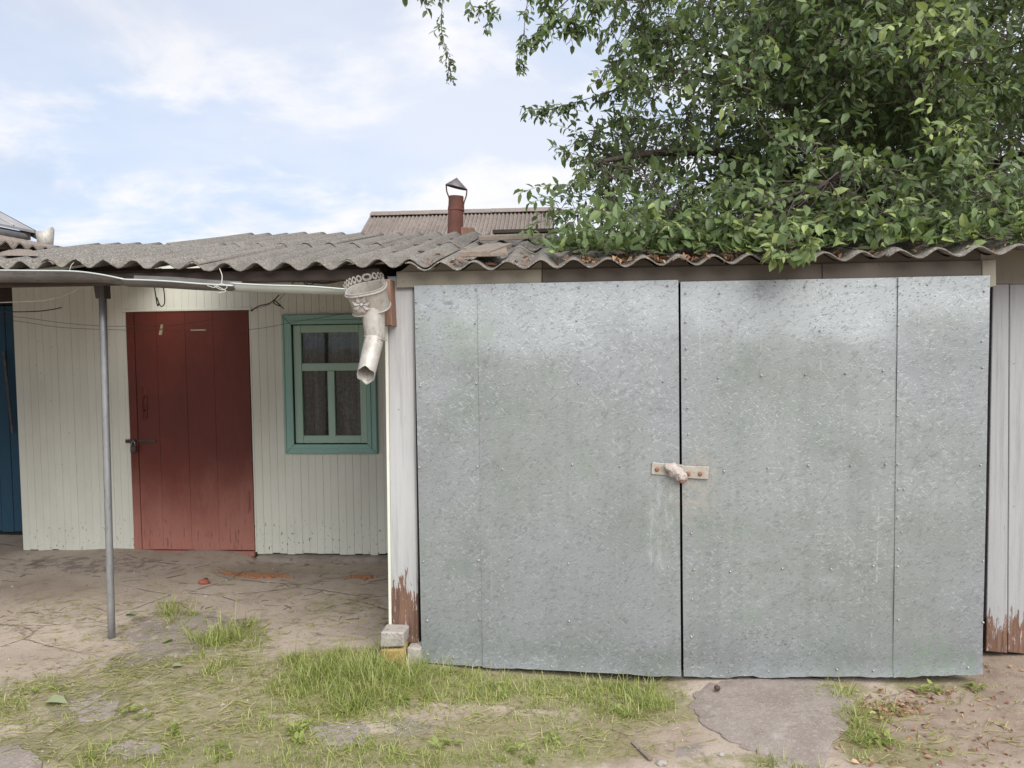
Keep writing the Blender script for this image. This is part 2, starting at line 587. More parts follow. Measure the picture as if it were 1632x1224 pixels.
# red door: worn paint, chalky and scraped near the bottom
m = Mt('red_door_paint', 0.55, 0, 0.35)
n1 = m.noise(2.2, 5, 0.65, (1, 1, .55))
c = m.mix(m.rng(n1, 0.35, 0.68), (0.135, 0.027, 0.017), (0.10, 0.021, 0.014))
wz = m.math('SUBTRACT', m.math('ADD', 0.98, m.mul(m.math('SUBTRACT', n1, 0.5), 0.9)), m.coord(2))
worn = m.rng(wz, 0.15, 1.0)
c = m.mix(m.mul(worn, 0.85), c, (0.45, 0.20, 0.155))
gz = m.noise(34, 6, 0.75, (1.6, 1.6, .45))
c = m.mix(m.mul(m.rng(gz, 0.50, 0.68), worn, 0.45), c, (0.26, 0.092, 0.068))
c = m.mix(m.mul(m.rng(m.noise(30, 4, 0.7, (3, 3, .18), off=(2, 2, 2)), 0.60, 0.67), worn, 0.9), c, (0.07, 0.025, 0.02))
c = m.mix(m.mul(m.rng(m.noise(6, 4, 0.7, off=(8, 2, 2)), 0.62, 0.70), worn, 0.5), c, (0.30, 0.10, 0.05))
m.color(c)
m.bump(m.math('ADD', m.mul(gz, 0.6), m.noise(60, 3, 0.6, (2, 2, .2))), 0.3, 0.004)
MAT_RED = m.m

# white post and side boards: paint gone at the foot, bare brown wood
def peeling(name, zedge, base=(0.66, 0.67, 0.70), soft=0.16):
    m = Mt(name, 0.65, 0, 0.3)
    c = m.mix(m.mul(m.rng(m.noise(3, 5, 0.6, (2, 2, .5)), 0.4, 0.7), 0.6), base, tuple(v * 0.84 for v in base))
    c = m.mix(m.mul(m.rng(m.noise(13, 6, 0.75, (3, 3, .12)), 0.46, 0.68), 0.7), c, tuple(v * .68 for v in base))
    wood = m.mix(m.rng(m.noise(14, 5, 0.7, (3, 3, .2)), 0.35, 0.65), (0.20, 0.115, 0.08), (0.105, 0.06, 0.045))
    wood = m.mix(m.mul(m.rng(m.noise(40, 4, 0.7, (2, 2, .3)), 0.58, 0.66), 0.8), wood, (0.50, 0.46, 0.44))
    e = m.math('ADD', m.coord(2), m.math('ADD', m.mul(m.math('SUBTRACT', m.noise(16, 5, 0.7, (2.2, 2.2, .25)), 0.5), 0.55),
                                     m.mul(m.math('SUBTRACT', m.noise(45, 4, 0.6, (1, 1, .35)), 0.5), 0.2)))
    msk = m.rng(e, zedge - 0.015, zedge + 0.015, 1, 0)
    cracks = m.mul(m.rng(m.noise(24, 3, 0.6, (2.5, 2.5, .16), off=(3, 1, 6)), 0.70, 0.73), 0.85)
    spots = m.mul(m.rng(m.noise(20, 3, 0.6, off=(5, 5, 2)), 0.72, 0.75), 0.8)
    c = m.mix(m.math('MAXIMUM', cracks, spots), c, (0.17, 0.15, 0.145))
    c = m.mix(msk, c, wood)
    m.color(c)
    m.rough(m.math('ADD', m.mul(msk, 0.3), 0.6))
    m.bump(m.math('ADD', m.mul(msk, -0.6), m.noise(30, 4, 0.65, (3, 3, .15))), 0.35, 0.004)
    return m.m


MAT_POST = peeling('peeling_white_paint', 0.41, (0.435, 0.435, 0.435))
MAT_SIDE = peeling('peeling_side_paint', 0.20, (0.365, 0.365, 0.372))

MAT_DARKWOOD = simple('dark_timber', (0.085, 0.065, 0.055), (0.055, 0.042, 0.036), 0.9, scale=14, stretch=(.3, 2, 2), bump=0.3)
MAT_BRACKET = simple('red_brown_timber', (0.26, 0.155, 0.11), (0.185, 0.105, 0.075), 0.85, scale=16, stretch=(3, 3, .3), bump=0.3, dark=(0.08, 0.045, 0.035))
MAT_PLANK = simple('grey_plank', (0.25, 0.205, 0.165), (0.19, 0.155, 0.125), 0.9, scale=14, stretch=(2, .3, 2), bump=0.3, dark=(0.13, 0.09, 0.07))
MAT_FOUND = simple('old_mortar', (0.36, 0.315, 0.275), (0.26, 0.22, 0.185), 0.95, scale=8, bump=0.6, dark=(0.17, 0.14, 0.12))
MAT_STONE = simple('pale_stone', (0.40, 0.37, 0.33), (0.31, 0.28, 0.25), 0.95, scale=16, bump=0.7, dark=(0.17, 0.15, 0.13), dist=0.008)
MAT_YSTONE = simple('yellow_brick', (0.46, 0.32, 0.13), (0.36, 0.25, 0.11), 0.95, scale=16, bump=0.5, dark=(0.2, 0.14, 0.07))
MAT_REDBRICK = simple('brick_bit', (0.36, 0.11, 0.075), (0.26, 0.08, 0.06), 0.95, scale=30, bump=0.6)
MAT_CHIPS = simple('brick_chips', (0.42, 0.20, 0.10), (0.33, 0.15, 0.08), 0.95, scale=60, bump=0.0)
MAT_POLE = simple('grey_steel_pole', (0.34, 0.35, 0.36), (0.27, 0.275, 0.28), 0.45, 0.55, 24, (1, 1, .3), 0.1, 0.5, dark=(0.19, 0.18, 0.17))
MAT_SLEEVE = simple('dark_sleeve', (0.12, 0.115, 0.11), (0.09, 0.085, 0.08), 0.7, 0.3, 20, bump=0.15)
MAT_GUT = simple('weathered_gutter', (0.17, 0.16, 0.15), (0.11, 0.103, 0.096), 0.6, 0.25, 9, (.5, 2, 2), 0.15, 0.5, dark=(0.07, 0.065, 0.06))
MAT_GUTNEW = simple('pale_gutter', (0.56, 0.60, 0.57), (0.49, 0.53, 0.50), 0.45, 0.25, 10, (.5, 2, 2), 0.08, 0.5)
MAT_SPOUT = simple('pale_spout_metal', (0.46, 0.44, 0.40), (0.37, 0.35, 0.315), 0.5, 0.15, 12, bump=0.08, spec=0.45, dark=(0.25, 0.225, 0.195))
m = Mt('weathered_spout_tin', 0.5, 0.2, 0.45)
sn = m.noise(9, 6, 0.7)
c = m.mix(m.rng(sn, 0.35, 0.62), (0.47, 0.45, 0.41), (0.36, 0.335, 0.295))
c = m.mix(m.mul(m.rng(m.noise(16, 6, 0.75, (1.5, 1.5, .5), off=(2, 5, 1)), 0.52, 0.68), 0.75), c, (0.20, 0.175, 0.15))
c = m.mix(m.mul(m.rng(m.noise(40, 4, 0.7, off=(6, 1, 1)), 0.62, 0.72), 0.7), c, (0.17, 0.11, 0.075))
m.color(c)
m.bump(m.math('ADD', m.noise(14, 3, 0.5), m.mul(m.noise(90, 3, 0.6), 0.15)), 0.35, 0.006)
MAT_SPOUT = m.m
MAT_ROSE = simple('rosette_tin', (0.52, 0.49, 0.46), (0.34, 0.32, 0.30), 0.4, 0.4, 40, bump=0.2)
MAT_IRON = simple('rusty_iron', (0.12, 0.075, 0.06), (0.075, 0.055, 0.05), 0.7, 0.4, 40, bump=0.3)
MAT_LOCK = simple('dark_padlock', (0.10, 0.095, 0.09), (0.07, 0.065, 0.06), 0.5, 0.6, 30, bump=0.2)
MAT_BOLT = simple('rusty_bolt', (0.34, 0.17, 0.10), (0.22, 0.11, 0.07), 0.75, 0.3, 150, bump=0.2)
MAT_HASP = simple('cream_painted_hasp', (0.42, 0.385, 0.335), (0.33, 0.295, 0.25), 0.55, 0.1, 30, bump=0.15, dark=(0.24, 0.15, 0.10))
MAT_BAG = simple('pinkish_plastic', (0.60, 0.535, 0.49), (0.45, 0.385, 0.345), 0.4, 0, 40, bump=0.9, spec=0.5, dist=.01)
MAT_NAIL = simple('nail_heads', (0.50, 0.51, 0.51), (0.30, 0.29, 0.28), 0.35, 0.35, 8, bump=0)
MAT_CHIM = simple('rusty_flue', (0.20, 0.085, 0.065), (0.13, 0.06, 0.05), 0.8, 0.25, 12, (1, 1, .6), 0.25, dark=(0.09, 0.05, 0.045))
MAT_CAP = simple('tin_cap', (0.22, 0.20, 0.21), (0.14, 0.11, 0.115), 0.55, 0.5, 14, bump=0.1)
MAT_CORD = simple('pale_cord', (0.62, 0.60, 0.54), None, 0.7, bump=0)
MAT_WIRE = simple('dark_wire', (0.09, 0.08, 0.07), None, 0.7, 0.2, bump=0)
MAT_PEG = simple('clothes_peg', (0.72, 0.62, 0.42), (0.62, 0.52, 0.33), 0.6, bump=0)
MAT_BARK = simple('apple_bark', (0.115, 0.09, 0.08), (0.075, 0.058, 0.052), 0.9, 0, 30, (1, 1, .5), 0.4)
MAT_TWIG = simple('dry_twigs', (0.20, 0.15, 0.11), (0.13, 0.098, 0.072), 0.9, bump=0)
MAT_NROOF = simple('neighbour_tin_roof', (0.42, 0.41, 0.41), (0.33, 0.32, 0.32), 0.6, 0.3, 5, bump=0.1)
MAT_DARK = simple('dark_interior', (0.03, 0.028, 0.027), None, 0.95, bump=0)
MAT_WALLDIM = simple('grey_plaster', (0.30, 0.28, 0.25), None, 0.9, bump=0.2)
MAT_BRICKWALL = simple('pale_gable_boards', (0.30, 0.26, 0.23), None, 0.9, bump=0.2)

# window glass and lace
m = Mt('window_glass', 0.04, 0, 0.5)
gl = m.nt.nodes.new('ShaderNodeBsdfGlossy')
gl.inputs['Roughness'].default_value = 0.03
tr = m.nt.nodes.new('ShaderNodeBsdfTransparent')
tr.inputs[0].default_value = (0.80, 0.83, 0.82, 1)
fr = m.nt.nodes.new('ShaderNodeFresnel')
fr.inputs[0].default_value = 1.45
mx = m.nt.nodes.new('ShaderNodeMixShader')
m.nt.links.new(fr.outputs[0], mx.inputs[0])
m.nt.links.new(tr.outputs[0], mx.inputs[1])
m.nt.links.new(gl.outputs[0], mx.inputs[2])
m.nt.links.new(mx.outputs[0], m.out.inputs[0])
MAT_GLASS = m.m
m = Mt('lace_curtain', 0.9, 0, 0.1)
lc = m.rng(m.noise(38, 5, 0.7, (1, 1, 1.2)), 0.42, 0.62)
fold = m.rng(m.noise(9, 2, 0.5, (2.5, 1, 0.1)), 0.35, 0.65)
m.color(m.mix(m.mul(lc, m.rng(fold, 0, 1, .15, .7)), m.mix(fold, (0.045, 0.043, 0.045), (0.17, 0.165, 0.165)), (0.32, 0.31, 0.31)))
MAT_LACE = m.m


# leaves
def leafmat(name, dark, mid, light, trans=0.28, vein=True):
    m = Mt(name, 0.48, 0, 0.42)
    t = m.attr('tint')
    c = m.mix(m.rng(t, 0.0, 0.55), dark, mid)
    c = m.mix(m.rng(t, 0.6, 1.0), c, light)
    c = m.mix(m.mul(m.rng(m.noise(25, 3, 0.6), 0.5, 0.75), 0.3), c, tuple(v * 0.6 for v in mid))
    m.color(c)
    tl = m.nt.nodes.new('ShaderNodeBsdfTranslucent')
    m._set(tl.inputs[0], m.mix(0.5, c, (light[0] * 1.0, light[1] * 1.1, light[2] * 0.6)))
    mx = m.nt.nodes.new('ShaderNodeMixShader')
    mx.inputs[0].default_value = trans
    m.nt.links.new(m.b.outputs[0], mx.inputs[1])
    m.nt.links.new(tl.outputs[0], mx.inputs[2])
    m.nt.links.new(mx.outputs[0], m.out.inputs[0])
    return m.m


MAT_LEAF = leafmat('apple_leaves', (0.062, 0.092, 0.038), (0.135, 0.195, 0.075), (0.34, 0.41, 0.15))
MAT_DARKLEAF = leafmat('dark_leaves', (0.022, 0.034, 0.018), (0.04, 0.056, 0.028), (0.07, 0.095, 0.042), 0.12)
MAT_GRASS = leafmat('grass_blades', (0.17, 0.225, 0.055), (0.41, 0.47, 0.15), (0.60, 0.55, 0.30), 0.42)
MAT_CLIP = leafmat('cut_grass', (0.21, 0.185, 0.08), (0.35, 0.33, 0.135), (0.50, 0.44, 0.24), 0.2)
MAT_DRYLEAF = leafmat('dry_leaves', (0.20, 0.10, 0.065), (0.32, 0.18, 0.11), (0.50, 0.36, 0.22), 0.1)
MAT_WEED = leafmat('weed_leaf', (0.19, 0.22, 0.12), (0.25, 0.28, 0.16), (0.32, 0.34, 0.20), 0.2)

# ------------------------------------------------------------------ ground
def gz(x, y):
    x = np.asarray(x, dtype=float)
    y = np.asarray(y, dtype=float)
    s = lambda a, b, c: 1 / (1 + np.exp(-(a - b) / c))
    z = 0.010 * np.sin(2.1 * x + 1.3 * y + 0.6) + 0.008 * np.sin(-1.7 * x + 3.9 * y + 2.2) + 0.006 * np.sin(6.3 * x + 2.2 * y)
    z = z + 0.003 * np.sin(9.1 * x - 7.7 * y + 1) + 0.0012 * np.sin(17 * x + 13 * y)
    # lower along the garage doors, a little step up to the porch floor
    z = z - 0.055 * s(x, -0.25, 0.12) * s(-y, -4.15, 0.05) * s(-x, -2.08, 0.05)
    z = z + 0.04 * np.exp(-((x + 1.15) ** 2 / 0.20 + (y - 3.75) ** 2 / 0.10))
    z = z - (0.025 + 0.06 * s(x, -2.66, .03)) * s(y, 5.6, 0.16) * s(-x, 1.1, 0.1) + 0.045 * np.exp(-((x - 2.6) ** 2 / .12 + (y - 4.1) ** 2 / .03))
    return z


def uniq(*a):
    return np.unique(np.round(np.concatenate(a), 4))


xs = uniq(np.array([-400, -150, -60, -30, -18, -12, -9, -7.5, -6.5]), np.arange(-6, 3.2, 0.035), np.array([3.6, 4.5, 6, 9, 14, 30, 60, 150, 400]))
ys = uniq(np.array([-400, -150, -60, -20, -8, -3, -1, 0.5, 1.4]), np.arange(2.0, 6.9, 0.035), np.array([7.5, 9, 12, 20, 40, 80, 150, 400]))
GX, GY = np.meshgrid(xs, ys)
GX, GY = GX.ravel(), GY.ravel()
near = np.exp(-np.maximum(0, np.maximum(np.abs(GX + 1.4) - 4.6, np.abs(GY - 4.3) - 2.8)) * 1.5)
GZ = gz(GX, GY) * near
gv = np.stack([GX, GY, GZ], 1)
ground = obj('ground', (gv, grid(len(xs) - 1, len(ys) - 1)), MAT_GROUND, None, True, 'structure', origin=(0, 0, 0))


def ell(px, py, L):
    """soft patches laid out over the ground: (cx, cy, rx, ry, amount) measured in the photo"""
    r = np.zeros_like(px)
    for cx, cy, rx, ry, a in L:
        d = ((px - cx) / rx) ** 2 + ((py - cy) / ry) ** 2
        r = np.maximum(r, a * np.clip(1.6 - 1.1 * d, 0, 1))
    return r


GREEN = [(120, 1120, 200, 50, .65), (330, 1100, 220, 60, .7), (560, 1090, 160, 60, 1.0), (300, 1190, 330, 45, .9), (620, 1205, 330, 34, 1.0),
         (850, 1185, 190, 50, .8), (880, 1090, 210, 40, 1.0), (1020, 1130, 110, 35, .75), (375, 1020, 60, 24, .7), (370, 1070, 60, 30, .7),
         (1370, 1165, 42, 50, .9), (1345, 1100, 40, 16, .8), (1450, 1200, 90, 30, .6), (1490, 1090, 90, 14, .7), (1000, 1195, 90, 25, .45),
         (1180, 1215, 120, 18, .55), (60, 1210, 90, 20, .25), (170, 1000, 70, 14, .35)]
CONC = [(1225, 1125, 100, 50, .5), (30, 1195, 60, 24, .9), (220, 1195, 70, 18, .8), (145, 1130, 70, 40, .8),
        (545, 1170, 50, 28, .6), (650, 1165, 45, 30, .5), (300, 1010, 120, 40, .55), (230, 1060, 70, 25, .6), (1120, 1200, 60, 20, .4),
        (520, 1000, 80, 35, .3), (150, 900, 160, 16, .45), (480, 895, 120, 10, .4)]
SOIL = [(1500, 1170, 200, 70, 1.0), (1600, 1080, 60, 50, 1.0), (1020, 1170, 110, 50, .8), (740, 1150, 90, 26, .7), (410, 910, 60, 12, .6), (70, 940, 70, 20, .5)]
gpx, gpy, gw = to_px(gv)
vis = (gw > 0.3)
fattr(ground, 'green', np.where(vis, ell(gpx, gpy, GREEN), 0.3))
fattr(ground, 'concrete', np.where(vis, ell(gpx, gpy, CONC), 0))
fattr(ground, 'soil', np.where(vis, ell(gpx, gpy, SOIL), 0.5))

# ------------------------------------------------------------------ roof profile shared by house and garage
EAVE_Y, SLOPE = 3.85, 0.195
PEAK_PX = [32, 75.5, 119, 165, 211, 258, 307, 357, 406, 453, 503, 553, 602, 652, 703, 755, 809, 862, 914, 969, 1026, 1083, 1138,
           1195, 1255, 1315, 1374, 1434, 1496, 1559, 1626]
PEAK_X = [on_y(p, 418 - 0.008 * max(0, p - 900), EAVE_Y)[0] for p in PEAK_PX]
for _ in range(12):
    PEAK_X.append(PEAK_X[-1] + 0.186)
for _ in range(6):
    PEAK_X.insert(0, PEAK_X[0] - 0.147)
PK0 = 6                                       # list index of the first measured peak
PEAK_X = np.array(PEAK_X)
IDX = np.arange(len(PEAK_X)) - PK0
EV_X = [-6, -2.96, -1.63, -0.86, 0.25, 1.14, 2.08, 4.5]
EV_Z = [2.10, 2.094, 2.061, 2.052, 2.048, 2.060, 2.075, 2.09]


def roof_z(x, y):
    return np.interp(x, EV_X, EV_Z) + SLOPE * (np.asarray(y) - EAVE_Y)


def sheet_geo(i0, i1, y0, y1, lift0, lift1, amp=0.021, th=0.007, ny=10, seg=12, y1fun=None, seed=0, ragged=0.006, tilt=0.0, yfn=None):
    """corrugated sheet from peak i0 to peak i1, running up the slope"""
    nx = int(round((i1 - i0) * seg))
    ph = np.linspace(i0, i1, nx + 1)
    X = np.interp(ph, IDX, PEAK_X)
    W = np.cos(2 * pi * ph) * amp
    V, val = [], []
    r = np.random.default_rng(seed)
    rag = np.convolve(r.normal(0, 1, nx + 1), np.ones(3) / 3, 'same') * ragged
    for side in (0, 1):
        for j in range(ny + 1):
            t = j / ny
            ye = np.full(nx + 1, y1) if y1fun is None else np.minimum(y1, y1fun(X))
            ys_ = y0 + (ye - y0) * t + rag * (1 - t) ** 3
            base = roof_z(X, ys_) if yfn is None else yfn(X, ys_)
            z = base + W + lift0 + (lift1 - lift0) * t - side * th + tilt * (ph - i0)
            z = z + 0.004 * np.sin(3 * X + 2 * ys_ + seed)
            V.append(np.stack([X, ys_, z], 1))
            val.append(np.clip(0.5 - np.cos(2 * pi * ph) * 0.9, 0, 1))
    n = (nx + 1) * (ny + 1)
    f = grid(nx, ny)
    f2 = [[a + n for a in q][::-1] for q in f]
    e = []
    for i in range(nx):
        e.append([i, n + i, n + i + 1, i + 1])
        k = ny * (nx + 1) + i
        e.append([k + 1, n + k + 1, n + k, k])
    for j in range(ny):
        a, b = j * (nx + 1), (j + 1) * (nx + 1)
        e.append([b, n + b, n + a, a])
        e.append([a + nx, n + a + nx, n + b + nx, b + nx])
    return (np.vstack(V), f + f2 + e), np.concatenate(val)


def sheet(name, mat, parent, *a, **k):
    g, val = sheet_geo(*a, **k)
    o = obj(name, g, mat, parent, True)
    me = o.data
    fattr(o, 'valley', val)
    m_ = me.polygons
    nb = len(m_)
    return o


# ------------------------------------------------------------------ house
WY = 6.15                                     # face of the house wall
house = thing('house', (-2.8, WY, 0), 'low pale boarded house with a red door, a teal window and a deep porch roof', 'house')


def wx(px, py):
    p = on_y(px, py, WY)
    return p[0], p[2]


# structural wall with window and door left open
WX0, WX1 = -4.64, -0.99
win_o = (wx(463, 513), wx(592, 711))          # opening inside the casing
wl_, wr_, wt_, wb_ = win_o[0][0], win_o[1][0], win_o[0][1], win_o[1][1]
wall_g = join(box(WX0, wl_, WY + .03, WY + .2, -.1, 2.46), box(wr_, WX1, WY + .03, WY + .2, -.1, 2.46),
              box(wl_, wr_, WY + .03, WY + .2, -.1, wb_), box(wl_, wr_, WY + .03, WY + .2, wt_, 2.46),
              box(WX0, WX0 + .15, WY + .2, 9.5, -.1, 2.4), box(WX1 - .15, WX1, WY + .2, 9.5, -.1, 2.4), box(WX0, WX1, 9.5, 9.65, -.1, 2.0),
              box(WX0 + .15, WX1 - .15, WY + .2, 9.5, 2.36, 2.4), box(WX0 + .15, WX1 - .15, 8.0, 8.1, 0, 2.36))
obj('wall', wall_g, MAT_DARK, house)

# siding, board by board
dl, dr = wx(204, 600)[0], wx(399, 600)[0]
dt = wx(300, 495)[1]
cas_l, cas_r = wx(453, 600)[0], wx(603, 700)[0]
cas_t, cas_b = wx(500, 501)[1], wx(530, 723)[1]
x = WX0
k = 0
while x < WX1 - 0.01:
    w = 0.0635 + random.uniform(-.003, .003)
    if x < -3.9:
        w += 0.0
    x2 = min(x + w, WX1)
    g = 0.0005
    zb = -0.035 + 0.006 * math.sin(k * 1.7) + (0.007 if k % 9 in (3, 4) else 0)
    if x < -4.3:
        zb += 0.008
    segs = [(zb, 2.45)]

    def cut(segs, lo, hi):
        out = []
        for a, b in segs:
            if hi <= a or lo >= b:
                out.append((a, b))
                continue
            if a < lo:
                out.append((a, lo))
            if hi < b:
                out.append((hi, b))
        return out
    bx0, bx1 = x + g, x2 - g
    pieces = [(bx0, bx1, zb, 2.45)]
    for hx0, hx1, hz0, hz1 in ((dl, dr, -1, dt + .012), (cas_l + .012, cas_r - .012, cas_b + .012, cas_t - .012)):
        out = []
        for a0, a1, b0, b1 in pieces:
            if a1 <= hx0 or a0 >= hx1 or b1 <= hz0 or b0 >= hz1:
                out.append((a0, a1, b0, b1))
                continue
            if b0 < hz0:
                out.append((a0, a1, b0, hz0))
            if b1 > hz1:
                out.append((a0, a1, hz1, b1))
            if a0 < hx0:
                out.append((a0, hx0, max(b0, hz0), min(b1, hz1)))
            if a1 > hx1:
                out.append((hx1, a1, max(b0, hz0), min(b1, hz1)))
        pieces = out
    yy = WY + random.uniform(0, .0018)
    for a0, a1, b0, b1 in pieces:
        if b1 - b0 > .02 and a1 - a0 > .006:
            obj('siding_board', plank([(a0, b0), (a1, b0), (a1, b1), (a0, b1)], yy, WY + .020, 0.0017), MAT_SIDING, house)
    x = x2
    k += 1
obj('siding_backing', join(box(WX0, dl, WY + .0205, WY + .0295, 0, 2.44), box(dr, cas_l + .01, WY + .0205, WY + .0295, 0, 2.44), box(cas_r - .01, WX1, WY + .0205, WY + .0295, 0, 2.44)), MAT_SIDING, house)
# joint moulding under the roof, the lintel strip above the door, foundation
obj('wall_plate', cbox(WX0, WX1, WY - .045, WY - .002, 2.235, 2.262, .004), MAT_SIDING, house)
obj('door_lintel', cbox(dl - .02, dr + .03, WY - .016, WY - .002, dt - .004, dt + .016, .003), MAT_SIDING, house)
fx = np.linspace(wx(412, 880)[0], WX1, 24)
fv, ff = [], []
for i, xx in enumerate(fx):
    j1, j2 = random.uniform(-.01, .01), random.uniform(-.008, .008)
    fv += [(xx, WY - .05 + j1, -.16), (xx, WY - .05 + j1, -.055 + j2), (xx, WY + .03, -.045)]
for i in range(len(fx) - 1):
    a = i * 3
    ff += [[a, a + 3, a + 4, a + 1], [a + 1, a + 4, a + 5, a + 2]]
ff += [[0, 1, 2], [len(fv) - 1, len(fv) - 2, len(fv) - 3]]
obj('foundation', (fv, ff), MAT_FOUND, house)
fx = np.linspace(WX0 - .03, dl, 20)
fv, ff = [], []
for i, xx in enumerate(fx):
    j1, j2 = random.uniform(-.012, .012), random.uniform(-.008, .006)
    fv += [(xx, WY - .035 + j1, -.16), (xx, WY - .035 + j1, -.062 + j2), (xx, WY + .03, -.05)]
for i in range(len(fx) - 1):
    a = i * 3
    ff += [[a, a + 3, a + 4, a + 1], [a + 1, a + 4, a + 5, a + 2]]
ff += [[0, 1, 2], [len(fv) - 1, len(fv) - 2, len(fv) - 3]]
obj('foundation', (fv, ff), MAT_FOUND, house)

# door of boards
db = wx(300, 876)[1]
door = obj('door', box(dl + .004, dr - .004, WY + .012, WY + .03, db, dt), MAT_RED, house)
seams = [dl + .003] + [wx(p, 880)[0] for p in (228, 262, 307, 351)] + [dr - .003]
for i in range(5):
    a, b = seams[i], seams[i + 1]
    gp = 0.0005 if i else 0.003
    yf = WY - .006 + random.uniform(-.0006, .0006) - (0.006 if i == 0 else 0)
    zz0 = db + random.uniform(-.003, .003)
    obj('door_board', plank([(a + gp, zz0), (b - gp, zz0), (b - gp, dt - .004), (a + gp, dt - .004)], yf, WY + .012, 0.0014), MAT_RED, door)
obj('door_sill', cbox(dl, dr, WY - .02, WY + .02, db - .05, db - .006, .004), MAT_RED, door)
hp = wx(232, 645)
obj('door_handle', join(cbox(hp[0] - .02, hp[0] + .02, WY - .012, WY - .0066, hp[1] - .11, hp[1] + .14, .002),
                        tube(smooth_path([(hp[0], WY - .012, hp[1] - .05), (hp[0], WY - .045, hp[1] - .03), (hp[0], WY - .048, hp[1] + .05), (hp[0], WY - .012, hp[1] + .075)], 5), .006, 6)), MAT_RED, door, True)
p0, p1 = wx(202, 703), wx(250, 702)
obj('door_hasp', join(cbox(p0[0], p0[0] + .085, WY - .024, WY - .013, p0[1] - .013, p0[1] + .016, .003),
                      cbox(p0[0] + .09, p1[0], WY - .013, WY - .0066, p1[1] - .018, p1[1] + .008, .003),
                      tube([(p0[0] + .075, WY - .02, p0[1]), (p0[0] + .075, WY - .05, p0[1]), (p0[0] + .095, WY - .05, p0[1]), (p0[0] + .095, WY - .02, p0[1])], .006, 6)), MAT_IRON, door)
hp = wx(394, 800)
obj('door_hinge', join(cbox(hp[0] - .02, hp[0] + .012, WY - .011, WY - .0066, hp[1] - .09, hp[1] + .1, .002),
                       tube([(hp[0] + .02, WY - .012, hp[1] - .07), (hp[0] + .02, WY - .012, hp[1] + .08)], .007, 7)), MAT_RED, door)
hp = wx(316, 526)
obj('scratch_plate', cbox(hp[0] - .06, hp[0] + .07, WY - .0085, WY - .0066, hp[1] - .005, hp[1] + .004, .0005), MAT_HASP, door)

# padlock on the door
lk = wx(218, 713)
padlock = thing('padlock', (lk[0], WY - .05, lk[1] - .03), 'small dark padlock hanging from the hasp of the red house door', 'padlock')
obj('lock_body', cbox(lk[0] - .024, lk[0] + .024, WY - .062, WY - .04, lk[1] - .035, lk[1] + .018, .006), MAT_LOCK, padlock)
obj('shackle', tube([(lk[0] - .015, WY - .05, lk[1] + .015), (lk[0] - .014, WY - .05, lk[1] + .045), (lk[0], WY - .05, lk[1] + .06), (lk[0] + .014, WY - .05, lk[1] + .045), (lk[0] + .015, WY - .05, lk[1] + .015)], .0045, 6), MAT_POLE, padlock, True)

# window
window = obj('window', box(cas_l + .03, cas_r - .03, WY + .028, WY + .034, cas_b + .002, cas_b + .03), MAT_TEAL, house)
cw = 0.066


def frame4(name, x0, x1, z0, z1, w, y0, y1, mat, parent, ch=.004):
    for q in ([(x0, z0), (x1, z0), (x1 - w, z0 + w), (x0 + w, z0 + w)], [(x0 + w, z1 - w), (x1 - w, z1 - w), (x1, z1), (x0, z1)],
              [(x0, z0), (x0 + w, z0 + w), (x0 + w, z1 - w), (x0, z1)], [(x1 - w, z0 + w), (x1, z0), (x1, z1), (x1 - w, z1 - w)]):
        q = np.array(q)
        c = q.mean(0)
        obj(name, plank(q + (c - q) * 0.004, y0, y1, ch), mat, parent)


frame4('casing_board', cas_l, cas_r, cas_b, cas_t, cw, WY - .028, WY + .03, MAT_TEAL, window, .005)
frame4('casing_moulding', cas_l + .046, cas_r - .046, cas_b + .046, cas_t - .046, .034, WY - .036, WY - .0285, MAT_TEAL, window, .003)
frame4('casing_bead', cas_l + .004, cas_r - .004, cas_b + .004, cas_t - .004, .014, WY - .034, WY - .0285, MAT_TEAL, window, .003)
sx0, sx1, sz0, sz1 = cas_l + .086, cas_r - .086, cas_b + .086, cas_t - .086
gx0, gx1 = wx(482, 600)[0], wx(574, 600)[0]
gzt, gzb = wx(500, 530)[1], wx(500, 694)[1]
zm1, zm0 = wx(500, 579)[1], wx(500, 591)[1]
xm0, xm1 = wx(523.5, 640)[0], wx(534.5, 640)[0]
for q in ([(sx0, sz0), (gx0, sz0), (gx0, sz1), (sx0, sz1)], [(gx1, sz0), (sx1, sz0), (sx1, sz1), (gx1, sz1)],
          [(gx0 + .001, sz0), (gx1 - .001, sz0), (gx1 - .001, gzb), (gx0 + .001, gzb)], [(gx0 + .001, gzt), (gx1 - .001, gzt), (gx1 - .001, sz1), (gx0 + .001, sz1)]):
    obj('sash_rail', plank(q, WY - .012, WY + .03, .003), MAT_SASH, window)
obj('glazing_bar', plank([(gx0 + .001, zm0), (gx1 - .001, zm0), (gx1 - .001, zm1), (gx0 + .001, zm1)], WY - .010, WY + .02, .003), MAT_SASH, window)
obj('glazing_bar', plank([(xm0, gzb - .012), (xm1, gzb - .012), (xm1, zm0 - .001), (xm0, zm0 - .001)], WY - .014, WY + .02, .003), MAT_SASH, window)
for q in ((gx0, gx1, zm1, gzt), (gx0, xm0, gzb, zm0), (xm1, gx1, gzb, zm0)):
    obj('pane', box(q[0] - .004, q[1] + .004, WY + .010, WY + .013, q[2] - .004, q[3] + .004), MAT_GLASS, window)
nx_ = 40
cv = []
for j in (0, 1):
    for i in range(nx_ + 1):
        t = i / nx_
        cv.append((sx0 + (sx1 - sx0) * t, WY + .10 + .012 * math.sin(t * 44) + .006 * math.sin(t * 97), [sz0 - .02, sz1 + .02][j]))
obj('lace_curtain', (cv, grid(nx_, 1)), MAT_LACE, window, True)

